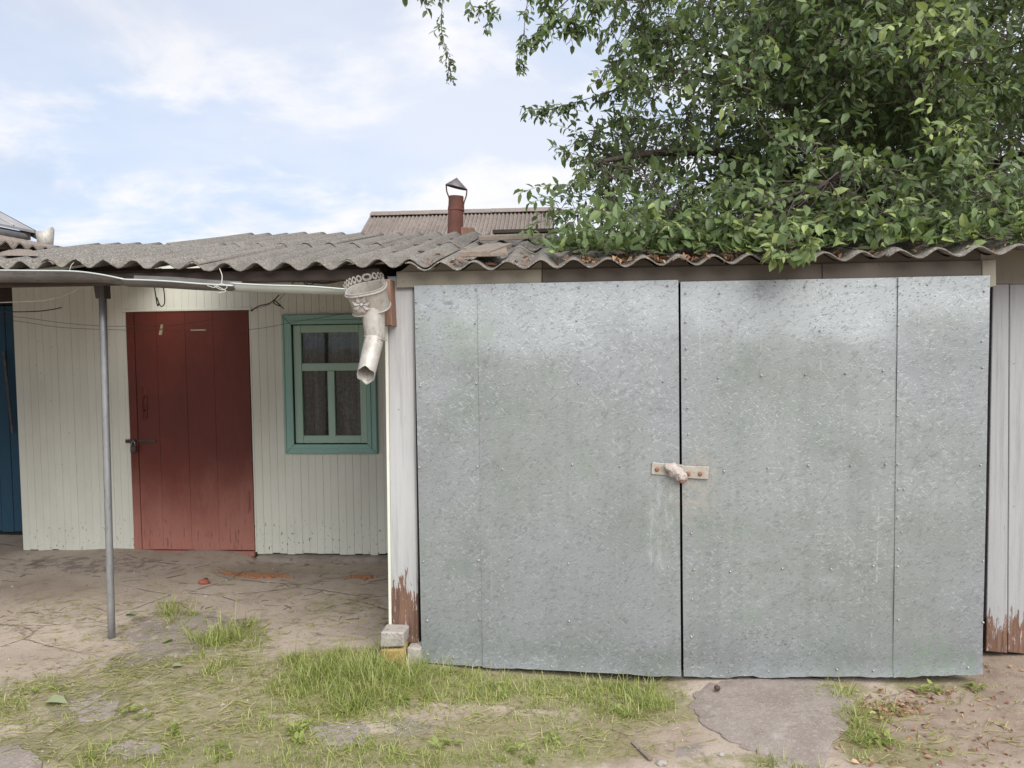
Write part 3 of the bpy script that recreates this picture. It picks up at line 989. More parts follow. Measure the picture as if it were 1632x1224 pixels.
# porch timbers
obj('porch_beam', cbox(-5.6, -1.0, 4.13, 4.23, 2.005, 2.085, .006), MAT_DARKWOOD, house)
obj('eave_batten', cbox(-5.6, -.99, 3.93, 3.985, 1.985, 2.045, .005), MAT_DARKWOOD, house)
for xr in (-4.6, -3.7, -2.8, -1.9, -1.08):
    v, f = box(xr, xr + .06, 3.99, 6.3, 0, .07)
    v[:, 2] += roof_z(v[:, 0], v[:, 1]) - .125
    obj('rafter', (v, f), MAT_DARKWOOD, house)
for yb in (4.65, 5.25, 5.8):
    obj('roof_batten', cbox(-5.5, -.9, yb, yb + .05, float(roof_z(-2.5, yb)) - .053, float(roof_z(-2.5, yb)) - .024, .004), MAT_DARKWOOD, house)

# house roof sheets: eave row and upper row; the upper edge is cut back along the valley on the left
vy = lambda X: np.where(X < -3.05, 6.40 + (X + 3.05) * 1.75, 6.42)
row1 = [(-5, 1), (1, 6), (6, 11), (11, 13.62)]
for n_, (a, b) in enumerate(row1):
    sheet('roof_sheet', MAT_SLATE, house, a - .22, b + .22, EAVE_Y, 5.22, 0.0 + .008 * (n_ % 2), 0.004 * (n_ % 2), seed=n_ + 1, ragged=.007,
          y1fun=(lambda X: np.where(X < -3.3, 5.02 + (X + 3.3) * .1, 5.22)) if a < 0 else None)
row2 = [(1.2, 4), (4, 8.0), (8.0, 10.0), (10.0, 12.4), (12.4, 13.62)]
for n_, (a, b) in enumerate(row2):
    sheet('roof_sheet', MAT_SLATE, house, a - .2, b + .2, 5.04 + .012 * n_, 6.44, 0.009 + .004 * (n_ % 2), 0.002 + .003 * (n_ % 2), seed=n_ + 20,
          y1fun=vy, tilt=0.002 * (n_ % 3 - 1))
# back slope behind the ridge
def back(X, Y):
    return roof_z(X, 6.42) - 0.14 * (Y - 6.42)
for a, b in ((0, 5), (5, 10), (10, 13.6)):
    sheet('roof_sheet', MAT_SLATE, house, a, b, 6.43, 9.9, -.01, -.01, yfn=back, ny=6, seg=6)

# ------------------------------------------------------------------ garage
GY_ = 3.93
garage = thing('garage', (0.6, GY_ + .03, 0), 'low garage with two galvanised sheet metal doors under wavy grey roof slates', 'garage')


def gp(px, py, Y=GY_):
    p = on_y(px, py, Y)
    return p[0], p[2]


g_wall = join(box(-.985, -.90, GY_ + .2, 6.9, -.1, 2.0), box(2.02, 4.9, GY_ + .285, GY_ + .33, .06, 1.96), box(4.8, 4.9, GY_ + .33, 6.9, -.1, 2.0),
              box(-.985, 4.9, 6.9, 7.0, -.1, 2.30), box(-.9, 4.8, 5.9, 5.94, -.1, 2.40), box(-.82, 1.985, GY_ + .12, GY_ + .16, -.05, 1.97))
obj('wall', g_wall, MAT_DARK, garage)
for y0_, y1_ in ((4.3, 5.2), (5.2, 6.2)):
    pass


DENTS = [(gp(1328, 909)[0], gp(1328, 909)[1], .035, .010), (gp(1150, 1035)[0], gp(1150, 1035)[1], .16, -.007), (gp(735, 885)[0], gp(735, 885)[1], .09, .006),
         (gp(1040, 1040)[0], gp(1040, 1040)[1], .13, -.010), (gp(900, 760)[0], gp(900, 760)[1], .22, .006), (gp(1250, 640)[0], gp(1250, 640)[1], .25, .006), (gp(1500, 850)[0], gp(1500, 850)[1], .2, -.006), (gp(720, 600)[0], gp(720, 600)[1], .14, .007)]


def door_sheet(x0, x1, zt0, zt1, zb0, zb1, yoff, seed, parent, ragged=0.005, lean0=0.0, lean1=0.0):
    nx, nz = 34, 44
    r = np.random.default_rng(seed)
    V = []
    rag = np.convolve(r.normal(0, 1, nx + 1), np.ones(4) / 4, 'same') * ragged
    for j in range(nz + 1):
        t = j / nz
        for i in range(nx + 1):
            s_ = i / nx
            X = x0 + (x1 - x0) * s_ + (lean0 * (1 - s_) + lean1 * s_) * (1 - t)
            zt, zb = zt0 + (zt1 - zt0) * s_, zb0 + (zb1 - zb0) * s_
            Z = zb + (zt - zb) * t + (rag[i] if j == 0 else 0)
            q = Vector((X * 1.4, Z * 1.1, seed * 3.3))
            dn = sum(a_ * math.exp(-((X - dx_) ** 2 + (Z - dz_) ** 2) / r_ ** 2) for dx_, dz_, r_, a_ in DENTS)
            Y = GY_ + yoff + dn + 0.007 * mnoise.noise(q) + 0.003 * mnoise.noise(q * 3.1)
            if j == 0:
                Y -= 0.006 + 0.004 * r.random()
            V.append((X, Y, Z))
    n = len(V)
    f = grid(nx, nz)
    V2 = V + [(a, b + .0025, c_) for a, b, c_ in V]
    f2 = [[a + n for a in q][::-1] for q in f]
    e = []
    for i in range(nx):
        e.append([i, n + i, n + i + 1, i + 1])
        k_ = nz * (nx + 1) + i
        e.append([k_ + 1, n + k_ + 1, n + k_, k_])
    for j in range(nz):
        a, b = j * (nx + 1), (j + 1) * (nx + 1)
        e.append([b, n + b, n + a, a])
        e.append([a + nx, n + a + nx, n + b + nx, b + nx])
    o = obj('metal_sheet', (np.array(V2), f + f2 + e), MAT_GALV, parent, True)
    bpy_sharp(o)
    return o


def bpy_sharp(o):
    o.data.polygons.foreach_set('use_smooth', [True] * len(o.data.polygons))
    try:
        o.data.set_sharp_from_angle(angle=radians(50))
    except Exception:
        pass


def nails(pts, parent, Y):
    gs = []
    for (px, py) in pts:
        X, Z = gp(px, py, Y)
        V = [(X, Y - .0065, Z)]
        for rr, dy in ((.0034, -.005), (.0056, .002)):
            for k_ in range(7):
                a = 2 * pi * k_ / 7
                V.append((X + rr * cos(a), Y + dy, Z + rr * sin(a)))
        f = [[0, 1 + k_, 1 + (k_ + 1) % 7] for k_ in range(7)] + [[1 + k_, 8 + k_, 8 + (k_ + 1) % 7, 1 + (k_ + 1) % 7] for k_ in range(7)]
        gs.append((V, [q[::-1] for q in f]))
    return obj('nail_heads', join(*gs), MAT_NAIL, parent, True, 'stuff')


LB = lambda px, py: gp(px, py)
# left leaf
x_l, x_m = gp(660, 455)[0], gp(1081, 447)[0]
leafl = obj('garage_door', box(x_l + .02, x_m - .02, GY_ + .012, GY_ + .05, 0.03, 1.93), MAT_DARKWOOD, garage)
leafl['label'] = 'left garage door leaf of two galvanised sheets'
xs1 = gp(763, 600)[0]
door_sheet(x_l, xs1 + .03, gp(660, 455)[1], gp(768, 453)[1], gp(672, 1055)[1], gp(768, 1062)[1], 0.0022, 1, leafl, .003, lean0=.004)
door_sheet(xs1, x_m, gp(763, 453)[1], gp(1081, 446)[1], gp(766, 1062)[1], gp(1090, 1077)[1], -.0015, 2, leafl, .004, lean1=.010)
NL = [(708, 465), (758, 461), (785, 460), (851, 459), (923, 458), (985, 455), (1064, 455), (663, 481), (664, 522), (757, 515), (670, 615), (759, 611), (803, 613),
      (922, 611), (1057, 608), (668, 745), (761, 744), (801, 748), (912, 740), (988, 743), (675, 895), (763, 893), (811, 893), (906, 898), (993, 898), (1065, 904),
      (681, 989), (765, 987), (907, 990), (682, 1043), (723, 1048), (832, 1058), (879, 1062), (927, 1063), (980, 1068), (1024, 1070), (1072, 1070), (919, 511)]
nails(NL, leafl, GY_ - .004)
# right leaf
x_r0, x_r1 = gp(1085, 600)[0], gp(1578, 440)[0]
leafr = obj('garage_door', box(x_r0 + .02, x_r1 - .02, GY_ + .012, GY_ + .05, 0.02, 1.92), MAT_DARKWOOD, garage)
leafr['label'] = 'right garage door leaf of two galvanised sheets'
xs2 = gp(1428, 700)[0]
door_sheet(x_r0, xs2 + .03, gp(1085, 449)[1], gp(1436, 442)[1], gp(1094, 1077)[1], gp(1436, 1079)[1], 0.0022, 3, leafr, .008, lean0=.012)
door_sheet(xs2, x_r1, gp(1428, 442)[1], gp(1578, 439)[1], gp(1428, 1079)[1], gp(1573, 1073)[1], -.0015, 4, leafr, .005, lean1=-.002)
NR = [(1093, 467), (1147, 467), (1208, 461), (1283, 457), (1349, 455), (1397, 454), (1432, 455), (1478, 454), (1569, 464), (1093, 513), (1432, 518), (1565, 544),
      (1094, 555), (1094, 603), (1145, 602), (1214, 599), (1284, 597), (1348, 595), (1408, 591), (1431, 592), (1566, 586), (1096, 650), (1097, 692), (1431, 663),
      (1154, 751), (1224, 746), (1289, 742), (1356, 742), (1412, 740), (1431, 740), (1563, 741), (1432, 780), (1441, 780), (1430, 825), (1437, 848), (1432, 875),
      (1102, 850), (1106, 908), (1164, 911), (1247, 906), (1325, 907), (1392, 902), (1431, 903), (1567, 894), (1103, 955), (1432, 988), (1567, 992), (1102, 1015),
      (1162, 1067), (1225, 1070), (1334, 1067), (1392, 1069), (1543, 1064), (1307, 596 - 69)]
nails(NR, leafr, GY_ - .004)
# hasp plates
def plate(pxs, parent, y):
    q = [gp(*p, y) for p in pxs]
    return obj('hasp_plate', plank(q, y, y + .006, .0025), MAT_HASP, parent)
hy = GY_ - .012
hl = plate([(1038, 756), (1089, 760), (1089, 741), (1039, 737)], leafl, hy)
hr = plate([(1086, 762), (1129, 764), (1130, 744), (1086, 742)], leafr, hy - .002)
def bolt(px, py, parent, y):
    X, Z = gp(px, py, y)
    obj('bolt', tube([(X, y + .002, Z), (X, y - .006, Z), (X, y - .0085, Z)], [.011, .0105, .006], 8), MAT_BOLT, parent, True)
bolt(1047, 748, leafl, hy)
bolt(1097, 755, leafr, hy - .002)
bolt(1116, 755, leafr, hy - .002)
# padlock wrapped in plastic
X, Z = gp(1077, 752, hy - .02)
v, f = blob((0, 0, 0), (.066, .026, .031), 3, .28, 3)
for i in range(len(v)):                       # twist and crease
    t = v[i, 0] / .06
    v[i, 2] += .006 * math.sin(9 * t + 30 * v[i, 1])
    v[i, 1] += .004 * math.sin(14 * t + 60 * v[i, 2])
    sc = 1 - .35 * max(0, -t)
    v[i, 1] *= sc
a = radians(-38)
v = v @ np.array([[cos(a), 0, sin(a)], [0, 1, 0], [-sin(a), 0, cos(a)]])
wrapped = thing('wrapped_padlock', (X, hy - .02, Z - .04), 'padlock wrapped in crumpled pinkish plastic on the garage door hasp', 'padlock')
obj('plastic_wrap', (v + np.array([X, hy - .022, Z]), f), MAT_BAG, wrapped, True)
obj('lock_body', cbox(X + .018, X + .042, hy - .034, hy - .014, Z - .055, Z - .02, .004), MAT_BOLT, wrapped)

# posts and boards round the doors
pyf = GY_ + .035
q = [gp(622, 1003, pyf), gp(667, 1027, pyf), gp(659, 440, pyf), gp(617, 440, pyf)]
q[0] = (q[0][0], gp(640, 1024, pyf)[1])
obj('corner_post', plank([q[0], q[1], q[2], q[3]], pyf, pyf + .14, .008), MAT_POST, garage)
q = [gp(620.5, 1005, pyf), gp(624.5, 1005, pyf), gp(618, 470, pyf), gp(613.5, 470, pyf)]
obj('corner_strip', plank(q, pyf - .012, pyf + .16, .0015), MAT_SIDING, garage)
ply = GY_ - .005
fb = [(630, 428, 640, 460, 666), (667, 425, 0, 0, 0)]
def fasc(x0, x1, t0, t1, b0, b1, y=GY_ + .004, mat=None):
    q = [gp(x0, b0, y), gp(x1, b1, y), gp(x1, t1, y), gp(x0, t0, y)]
    zt_ = 2.024 + (0.075 if y > 4.1 else 0)
    q = [q[0], q[1], (q[2][0], zt_), (q[3][0], zt_)]
    return obj('fascia_board', plank(q, y, y + .025, .003), mat or MAT_FASCIA, garage)
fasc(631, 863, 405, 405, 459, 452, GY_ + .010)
fasc(864, 1310, 405, 400, 453, 450, GY_ + .012, MAT_FASCIA_SHADED)
fasc(1311, 1565, 398, 395, 450, 447, GY_ + .010, MAT_FASCIA_SHADED)
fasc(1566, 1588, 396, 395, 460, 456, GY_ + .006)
sy = 4.16
fasc(1583, 1760, 396, 390, 452, 452, sy)
# white boards to the right of the doors, joints open
edges = [1582, 1609, 1638, 1672, 1705, 1740]
for i in range(5):
    a, b = edges[i], edges[i + 1]
    yy = sy + .012 + (0.004 if i % 2 else 0)
    lean = -11 if i == 0 else -3
    q = [gp(a + lean + .4, 1038 + i * 1.5, yy), gp(b - 3.6, 1041 + i * 1.5, yy), gp(b - .6, 452.5, yy), gp(a + .6, 452.5, yy)]
    obj('side_board', plank(q, yy, yy + .026, .003), MAT_SIDE, garage)
obj('door_jamb', cbox(gp(1576, 600)[0], gp(1600, 600)[0], sy + .045, sy + .08, -.05, 1.96, .004), MAT_DARKWOOD, garage)
obj('bracket_block', plank([gp(601, 519, 3.86), gp(625, 519, 3.86), gp(621, 445, 3.86), gp(601, 445, 3.86)], 3.86, 3.97, .004), MAT_BRACKET, garage)

# garage roof
row1 = [(13.1, 16), (16, 21), (21, 26.1), (26.15, 27.0), (26.9, 32), (32, 37)]
for n_, (a, b) in enumerate(row1):
    sheet('roof_sheet', MAT_SLATE, garage, a - .2, b + .2, EAVE_Y - .01 + .008 * (n_ % 2) + (.05 if n_ == 3 else 0), 5.0, -.012 + .009 * (n_ % 2), -.008,
          amp=.0205, seed=40 + n_, ragged=.006)
row2 = [(13.2, 16.3), (16.3, 20), (20, 25), (25, 30), (30, 36)]
for n_, (a, b) in enumerate(row2):
    sheet('roof_sheet', MAT_SLATE, garage, a - .2, b + .2, 4.75 - .09 * (n_ == 0), 6.02, 0.000 + .005 * (n_ % 2), -.004, amp=.0205, seed=60 + n_, tilt=.001 * n_)
def gback(X, Y):
    return roof_z(X, 6.0) - 0.2 * (Y - 6.0)
for a, b in ((13.4, 18), (18, 24), (24, 30), (30, 36)):
    sheet('roof_sheet', MAT_SLATE, garage, a, b, 6.03, 7.3, -.012, -.012, yfn=gback, ny=4, seg=6)
obj('ridge_board', join(box(-.62, -.05, 5.93, 6.03, float(roof_z(-.3, 6.0)) + .02, float(roof_z(-.3, 6.0)) + .045)), MAT_DARKWOOD, garage)

for xa, xb_, mt_ in ((gp(631, 440)[0], gp(863, 430)[0], MAT_FASCIA), (gp(864, 430)[0], gp(1566, 420)[0], MAT_FASCIA_SHADED), (gp(1566.5, 420)[0], gp(1588, 420)[0], MAT_FASCIA)):
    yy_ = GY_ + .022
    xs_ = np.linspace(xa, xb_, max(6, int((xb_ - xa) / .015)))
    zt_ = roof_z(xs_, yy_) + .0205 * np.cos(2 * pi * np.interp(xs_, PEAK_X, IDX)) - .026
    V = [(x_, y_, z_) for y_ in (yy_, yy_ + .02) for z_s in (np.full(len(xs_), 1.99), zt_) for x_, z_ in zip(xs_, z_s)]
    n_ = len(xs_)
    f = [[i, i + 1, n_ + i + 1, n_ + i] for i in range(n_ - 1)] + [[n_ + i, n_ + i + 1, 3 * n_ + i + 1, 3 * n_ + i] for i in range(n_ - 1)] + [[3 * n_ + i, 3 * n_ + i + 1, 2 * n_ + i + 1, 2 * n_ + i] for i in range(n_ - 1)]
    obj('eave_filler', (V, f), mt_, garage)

# loose boards and leaf litter lying on the roof
def roof_board(name, pxy, L, w, h, yawdeg, label):
    # find the point on the roof under the pixel
    d = ray(*pxy)
    for Y0 in np.linspace(3.87, 6.2, 600):
        P = CAM + d * (Y0 / d[1])
        zr = float(roof_z(P[0], P[1])) + .024
        if P[2] <= zr:
            break
    v, f = cbox(-w / 2, w / 2, 0, L, 0, h, .003)
    a = radians(yawdeg)
    x_, y_ = v[:, 0].copy(), v[:, 1].copy()
    v[:, 0] = x_ * cos(a) - y_ * sin(a)
    v[:, 1] = x_ * sin(a) + y_ * cos(a)
    v[:, 2] += SLOPE * v[:, 1] + 0.004
    o = obj(name, (v + np.array([P[0], P[1], zr]), f), MAT_PLANK, None)
    return tag(o, label, 'board', 'loose boards on the garage roof')


roof_board('plank', (757, 411), .55, .15, .028, -7, 'broad weathered board lying flat on the garage roof slates')
roof_board('plank', (793, 412), .42, .10, .02, 6, 'smaller split board beside the broad board on the garage roof')
roof_board('plank', (762, 384), .42, .16, .03, -80, 'dark board end sticking out near the ridge right of the flue')


def leaf_template(curl=0.12, fold=0.05, w=0.26):
    v = np.array([(0, 0, 0), (.36, 0, -.01), (.70, 0, -curl * .5), (1, 0, -curl), (.30, w, fold), (.68, w * .82, fold - curl * .45),
                  (.30, -w, fold), (.68, -w * .82, fold - curl * .45)], dtype=float)
    f = np.array([[0, 1, 4, 4], [1, 2, 5, 4], [2, 3, 5, 5], [0, 6, 1, 1], [1, 6, 7, 2], [2, 7, 3, 3]])
    return v, f


def leaves_geo(P, D, N, L, tmpl):
    """numpy: many leaves at once. P base, D axis, N normal, L length"""
    D = D / np.linalg.norm(D, axis=1, keepdims=True)
    S = np.cross(N, D)
    S /= np.maximum(np.linalg.norm(S, axis=1, keepdims=True), 1e-6)
    N2 = np.cross(D, S)
    tv, tf = tmpl
    rv_ = np.random.default_rng(len(P))
    wj = rv_.uniform(.72, 1.2, (len(P), 1, 1))
    cj = rv_.normal(1.0, .9, (len(P), 1, 1))
    V = P[:, None, :] + L[:, None, None] * (tv[None, :, 0:1] * D[:, None, :] + wj * tv[None, :, 1:2] * S[:, None, :] + cj * tv[None, :, 2:3] * N2[:, None, :])
    n = len(tv)
    Fc = []
    base = (np.arange(len(P)) * n)
    polys = [[0, 1, 4], [1, 2, 5, 4], [2, 3, 5], [0, 6, 1], [1, 6, 7, 2], [2, 7, 3]]
    for b in base:
        for q in polys:
            Fc.append([b + i for i in q])
    return V.reshape(-1, 3), Fc


def litter(name, pts, sizes, mat, seed, lift=.004, tiltamt=.5):
    r = np.random.default_rng(seed)
    n = len(pts)
    a = r.uniform(0, 2 * pi, n)
    D = np.stack([np.cos(a), np.sin(a), r.normal(0, .25, n)], 1)
    N = np.stack([r.normal(0, tiltamt, n), r.normal(0, tiltamt, n), np.ones(n)], 1)
    P = np.array(pts) + np.array([0, 0, lift])
    g = leaves_geo(P, D, N, np.asarray(sizes), leaf_template(.25, .12, .28))
    o = obj(name, g, mat, None, False, 'stuff')
    fattr(o, 'tint', np.repeat(r.random(n), 8))
    return o


pts, szs = [], []
r = np.random.default_rng(5)
for i in list(range(13, 31)):
    dens = {18: 30, 19: 90, 20: 80, 21: 60, 22: 30, 14: 14, 15: 7, 16: 10, 27: 16}.get(i, 8)
    xv = np.interp(i + .5, IDX, PEAK_X)
    for _ in range(dens):
        y_ = EAVE_Y + abs(r.normal(0, .22)) + .01
        x_ = xv + r.normal(0, .025)
        ph = np.interp(x_, PEAK_X, IDX)
        pts.append((x_, y_, float(roof_z(x_, y_)) + .0225 * cos(2 * pi * ph) + r.uniform(.0, .018)))
        szs.append(r.uniform(.018, .045))
tag(litter('roof_leaf_litter', pts, szs, MAT_DRYLEAF, 3), 'brown dry leaves caught in the troughs of the garage roof', 'leaf litter')

# ------------------------------------------------------------------ porch post, gutter and spout
pp = on_z(178, 1018, 0.0)
PX, PY = pp[0], pp[1]
pz = float(gz(PX, PY))
top = on_y(163.5, 470, PY)
post = thing('porch_post', (PX, PY, pz), 'thin grey steel pole holding up the porch beam left of the red door', 'post')
pa = np.array([PX, PY, pz - .05])
pb = np.array([top[0], PY, 1.99])
obj('pole', tube([pa + (pb - pa) * t for t in np.linspace(0, 1, 9)], .0205, 14), MAT_POLE, post, True)
sl = on_y(163.5, 476, PY)
obj('sleeve', plank([(sl[0] - .022, sl[2]), (sl[0] + .030, sl[2]), (sl[0] + .028, 2.03), (sl[0] - .034, 2.03)], PY - .033, PY + .03, .003), MAT_SLEEVE, post)
obj('base_collar', tube([(PX, PY, pz - .01), (PX, PY, pz + .006), (PX, PY, pz + .010)], [.05, .042, .022], 12), MAT_FOUND, post, True)

gutter = thing('gutter', (-2.0, 3.8, 1.98), 'sagging metal rain gutter under the slate eave left of the garage', 'gutter')


def channel(top_px, bot_px, Yf, depth, backh, mat, k=5):
    """front lip follows top_px, belly follows bot_px; the back side is backh higher"""
    T = smooth_path([on_y(x_, y_, Yf) for x_, y_ in top_px], k)
    B = smooth_path([on_y(x_, y_, Yf) for x_, y_ in bot_px], k)
    prof = []
    rows = []
    n = 9
    for t_, b_ in zip(T, B):
        h = (t_[2] - b_[2])
        row = []
        for i in range(n):
            u = i / (n - 1)
            a = pi * u
            yy = Yf + depth * (1 - cos(a)) / 2
            zz = b_[2] + h * (1 - sin(a)) + (backh * max(0, u - .5) * 2 if u > .5 else 0)
            row.append((t_[0], yy, zz))
        # rolled front lip
        row[0] = (t_[0], Yf - .004, t_[2])
        rows.append(row)
    V = np.array(rows).reshape(-1, 3)
    f = grid(n - 1, len(rows) - 1)
    m_ = len(V)
    V2 = V + np.array([0, 0, .0025])
    fa = f + [[q + m_ for q in p][::-1] for p in f]
    o = obj('gutter_channel', (np.vstack([V, V2]), fa), mat, gutter, True)
    lip = tube([(p[0], Yf - .004, p[2] + .002) for p in T], .004, 6)
    obj('gutter_lip', lip, MAT_GUTNEW, o, True)
    return o


channel([(-60, 431), (60, 432), (118, 433), (160, 438), (200, 446)], [(-60, 449), (60, 449), (118, 449), (160, 450), (200, 456)], 3.78, .10, .0, MAT_GUT)
channel([(196, 446), (230, 447), (270, 449), (320, 453), (372, 456)], [(196, 456), (230, 457), (270, 459), (320, 462), (372, 463)], 3.77, .10, .028, MAT_GUT)
channel([(368, 452), (420, 455), (490, 457), (556, 462)], [(368, 464), (420, 465), (490, 468), (556, 469)], 3.775, .09, .0, MAT_GUTNEW)


def hang(pxpts, Y, r_, mat, name, parent=None, n=5, k=5):
    P = smooth_path([on_y(p[0], p[1], Y if len(p) < 3 else p[2]) for p in pxpts], k)
    return obj(name, tube(P, r_, n), mat, parent, True)


hang([(350, 428, 3.84), (354, 440, 3.80), (353, 452, 3.77)], 3.8, .0022, MAT_CORD, 'hanger_wire', gutter)
hang([(330, 455), (342, 458), (352, 452), (362, 457), (355, 462), (345, 458), (340, 453), (352, 459), (360, 464), (347, 467)], 3.765, .0018, MAT_CORD, 'wire_binding', gutter)
hang([(110, 435, 3.78), (113, 424, 3.8), (118, 418, 3.85)], 3.8, .0013, MAT_CORD, 'hanger_wire', gutter)

# downspout: hopper with scalloped rim, tilted
sp = on_y(586, 470, 3.74)
spout = thing('downspout', (sp[0], sp[1], sp[2]), 'ornate pale tin rain hopper with flower rosette and crooked short spout', 'downspout')
TILT = radians(9)
FTILT = radians(26)


def hop(u, v_, w_):
    """local frame of the hopper: u right, w up, tilted in the picture plane"""
    v2, w2 = v_ * cos(FTILT) - w_ * sin(FTILT), w_ * cos(FTILT) + v_ * sin(FTILT)
    return np.array([sp[0] + u * cos(TILT) - w2 * sin(TILT), sp[1] + v2, sp[2] + u * sin(TILT) + w2 * cos(TILT)])


def ringpts(rx, ry, w_, n=40, zf=None):
    out = []
    for i in range(n):
        a = 2 * pi * i / n
        cu, sv = cos(a), sin(a)
        cu = math.copysign(abs(cu) ** .7, cu)
        sv = math.copysign(abs(sv) ** .7, sv)
        out.append(hop(rx * cu, ry * sv, w_ + (zf(a, i) if zf else 0)))
    return out


def loft(rings, flip=False, cap=None):
    n = len(rings[0])
    V = np.vstack([np.array(q) for q in rings])
    f = []
    for j in range(len(rings) - 1):
        for i in range(n):
            a, b = j * n + i, j * n + (i + 1) % n
            f.append([a, b, b + n, a + n])
    if cap == 'start':
        f.append(list(range(n))[::-1])
    return V, f


H = .062
obj('hopper', loft([ringpts(.070, .060, -.078), ringpts(.086, .07, -.074), ringpts(.088, .072, -.04), ringpts(.094, .076, .012), ringpts(.097, .078, .040),
                    ringpts(.092, .073, .040), ringpts(.088, .068, -.03), ringpts(.08, .06, -.072)], cap='start'), MAT_SPOUT, spout, True)
for w_, rr in ((.028, .100), (-.074, .092)):
    t_ = ringpts(rr, rr * .8, w_, 40)
    obj('hopper_band', tube(t_ + [t_[0], t_[1]], .0042, 6, False), MAT_SPOUT, spout, True)
# scalloped openwork crown
crown = []
nsc = 22
for i in range(nsc):
    a0, a1 = 2 * pi * i / nsc, 2 * pi * (i + 1) / nsc
    def cp(a, w_, off=0.0):
        cu, sv = cos(a), sin(a)
        return hop((.097 + off) * math.copysign(abs(cu) ** .7, cu), (.078 + off) * math.copysign(abs(sv) ** .7, sv), w_)
    am = (a0 + a1) / 2
    if sin(am) < -.25:
        continue
    da = (a1 - a0) / 2
    # ring with a hole: outer arch and inner hole of 10 points
    no = 10
    outer, inner = [], []
    for k_ in range(no):
        b = 2 * pi * k_ / no
        ou, ow = cos(b), sin(b)
        outer.append(cp(am + da * 1.0 * ou, .062 + .020 * ow))
        inner.append(cp(am + da * .45 * ou, .064 + .009 * ow))
    V = np.array(outer + inner)
    f = [[k_, (k_ + 1) % no, no + (k_ + 1) % no, no + k_] for k_ in range(no)]
    crown.append((V, f))
obj('scalloped_rim', join(*crown), MAT_SPOUT, spout)
# rosette of petals on the front
ros = []
c0 = hop(-.022, -.076, -.016)
for k_ in range(8):
    a = 2 * pi * k_ / 8 + .2
    tip, mid = .046, .028
    du, dw = cos(a), sin(a)
    pu, pw = -sin(a), cos(a)
    V = [hop(-.022 + du * .006, -.080, -.016 + dw * .006), hop(-.022 + du * mid + pu * .014, -.086, -.016 + dw * mid + pw * .014), hop(-.022 + du * tip, -.078, -.016 + dw * tip),
         hop(-.022 + du * mid - pu * .014, -.086, -.016 + dw * mid - pw * .014), hop(-.022 + du * mid, -.079, -.016 + dw * mid)]
    ros.append((V, [[0, 4, 1], [1, 4, 2], [2, 4, 3], [3, 4, 0]]))
rv, rf = blob(c0 + np.array([0, -.006, 0]), (.009, .006, .009), 1, .1, 1)
ros.append((rv, rf))
obj('rosette', join(*ros), MAT_ROSE, spout)
e1, e2 = on_y(594, 489, 3.75), on_y(598, 540, 3.75)
e3, e4 = on_y(596, 541, 3.745), on_y(583, 598, 3.64)


def pipe(name, a, b, ra, rb, cut=0.0):
    a, b = Vector(a), Vector(b)
    t = (b - a).normalized()
    s_ = t.cross(Vector((0, 1, 0))).normalized()
    q = s_.cross(t)
    rings = []
    for (p, r_, c_) in ((a, ra, 0), (a + (b - a) * .5, (ra + rb) / 2, 0), (b, rb, cut), (b - t * .004, rb - .004, cut), (a, ra - .004, 0)):
        ring = []
        for i in range(20):
            an = 2 * pi * i / 20
            w_ = .006 * sin(5 * an) * (1 if c_ else 0) + c_ * (cos(an - pi / 2))
            ring.append(tuple(p + (s_ * cos(an) + q * sin(an)) * r_ + t * w_))
        rings.append(ring)
    return obj(name, loft(rings), MAT_SPOUT, spout, True)


pipe('pipe', e1, e2, .058, .048)
pipe('pipe_elbow', e3 + np.array([.003, 0, .006]), e4, .046, .043, .022)
t_ = [tuple(np.array(e2) + np.array([.051 * cos(2 * pi * i / 18), .051 * sin(2 * pi * i / 18), .010 * cos(2 * pi * i / 18) * -1 + .004])) for i in range(20)]
obj('pipe_collar', tube(t_, .0045, 6, False), MAT_SPOUT, spout, True)

for o_ in list(spout.children):
    if len(o_.data.polygons) > 40:
        o_.data.set_sharp_from_angle(angle=radians(38))

# ------------------------------------------------------------------ lines, pegs and wires under the porch
o = hang([(-20, 502), (36, 506), (95, 514), (160, 519.5), (210, 520), (257, 520), (330, 511), (400, 494), (437, 482, 4.6), (455, 468, 5.0)], 4.6, .0014, MAT_WIRE, 'clothesline')
tag(o, 'thin clothesline with one peg sagging across the red door top', 'clothesline', 'lines strung under the porch')
o = hang([(-20, 508), (30, 512), (100, 522), (200, 526), (300, 527.5), (400, 525), (470, 513), (548, 500)], 4.75, .0014, MAT_WIRE, 'clothesline')
tag(o, 'lower empty dark line running from the left edge to the spout', 'clothesline', 'lines strung under the porch')
o = hang([(-30, 483), (0, 482), (40, 480.5), (75, 478), (110, 468), (130, 457), (146, 449)], 4.05, .0024, MAT_CORD, 'cord')
tag(o, 'pale cord curving down from the gutter to the left edge', 'cord')
o = hang([(-20, 495), (20, 497), (60, 496), (85, 493), (98, 490)], 5.2, .004, MAT_WIRE, 'wire')
tag(o, 'short dark frayed wire sticking out in front of the left siding', 'wire')
o = hang([(400, 496), (412, 488), (428, 484), (437, 478), (445, 470), (436, 482), (448, 488), (438, 479), (452, 492)], 5.0, .004, MAT_WIRE, 'wire')
tag(o, 'twisted knot of dark wire on the siding left of the window', 'wire')
o = hang([(246, 457), (248, 470), (251, 487), (253, 483), (250, 474), (256, 488), (262, 484), (262, 470), (260, 456)], 4.6, .0035, MAT_WIRE, 'wire_hook')
tag(o, 'bent U shaped wire hook hanging from the porch roof above the door', 'hook')
o = hang([(376, 447), (410, 443), (450, 446), (490, 449), (520, 451), (548, 446)], 4.06, .006, MAT_WIRE, 'cable')
tag(o, 'sagging black cable strung along the porch beam behind the gutter', 'cable')
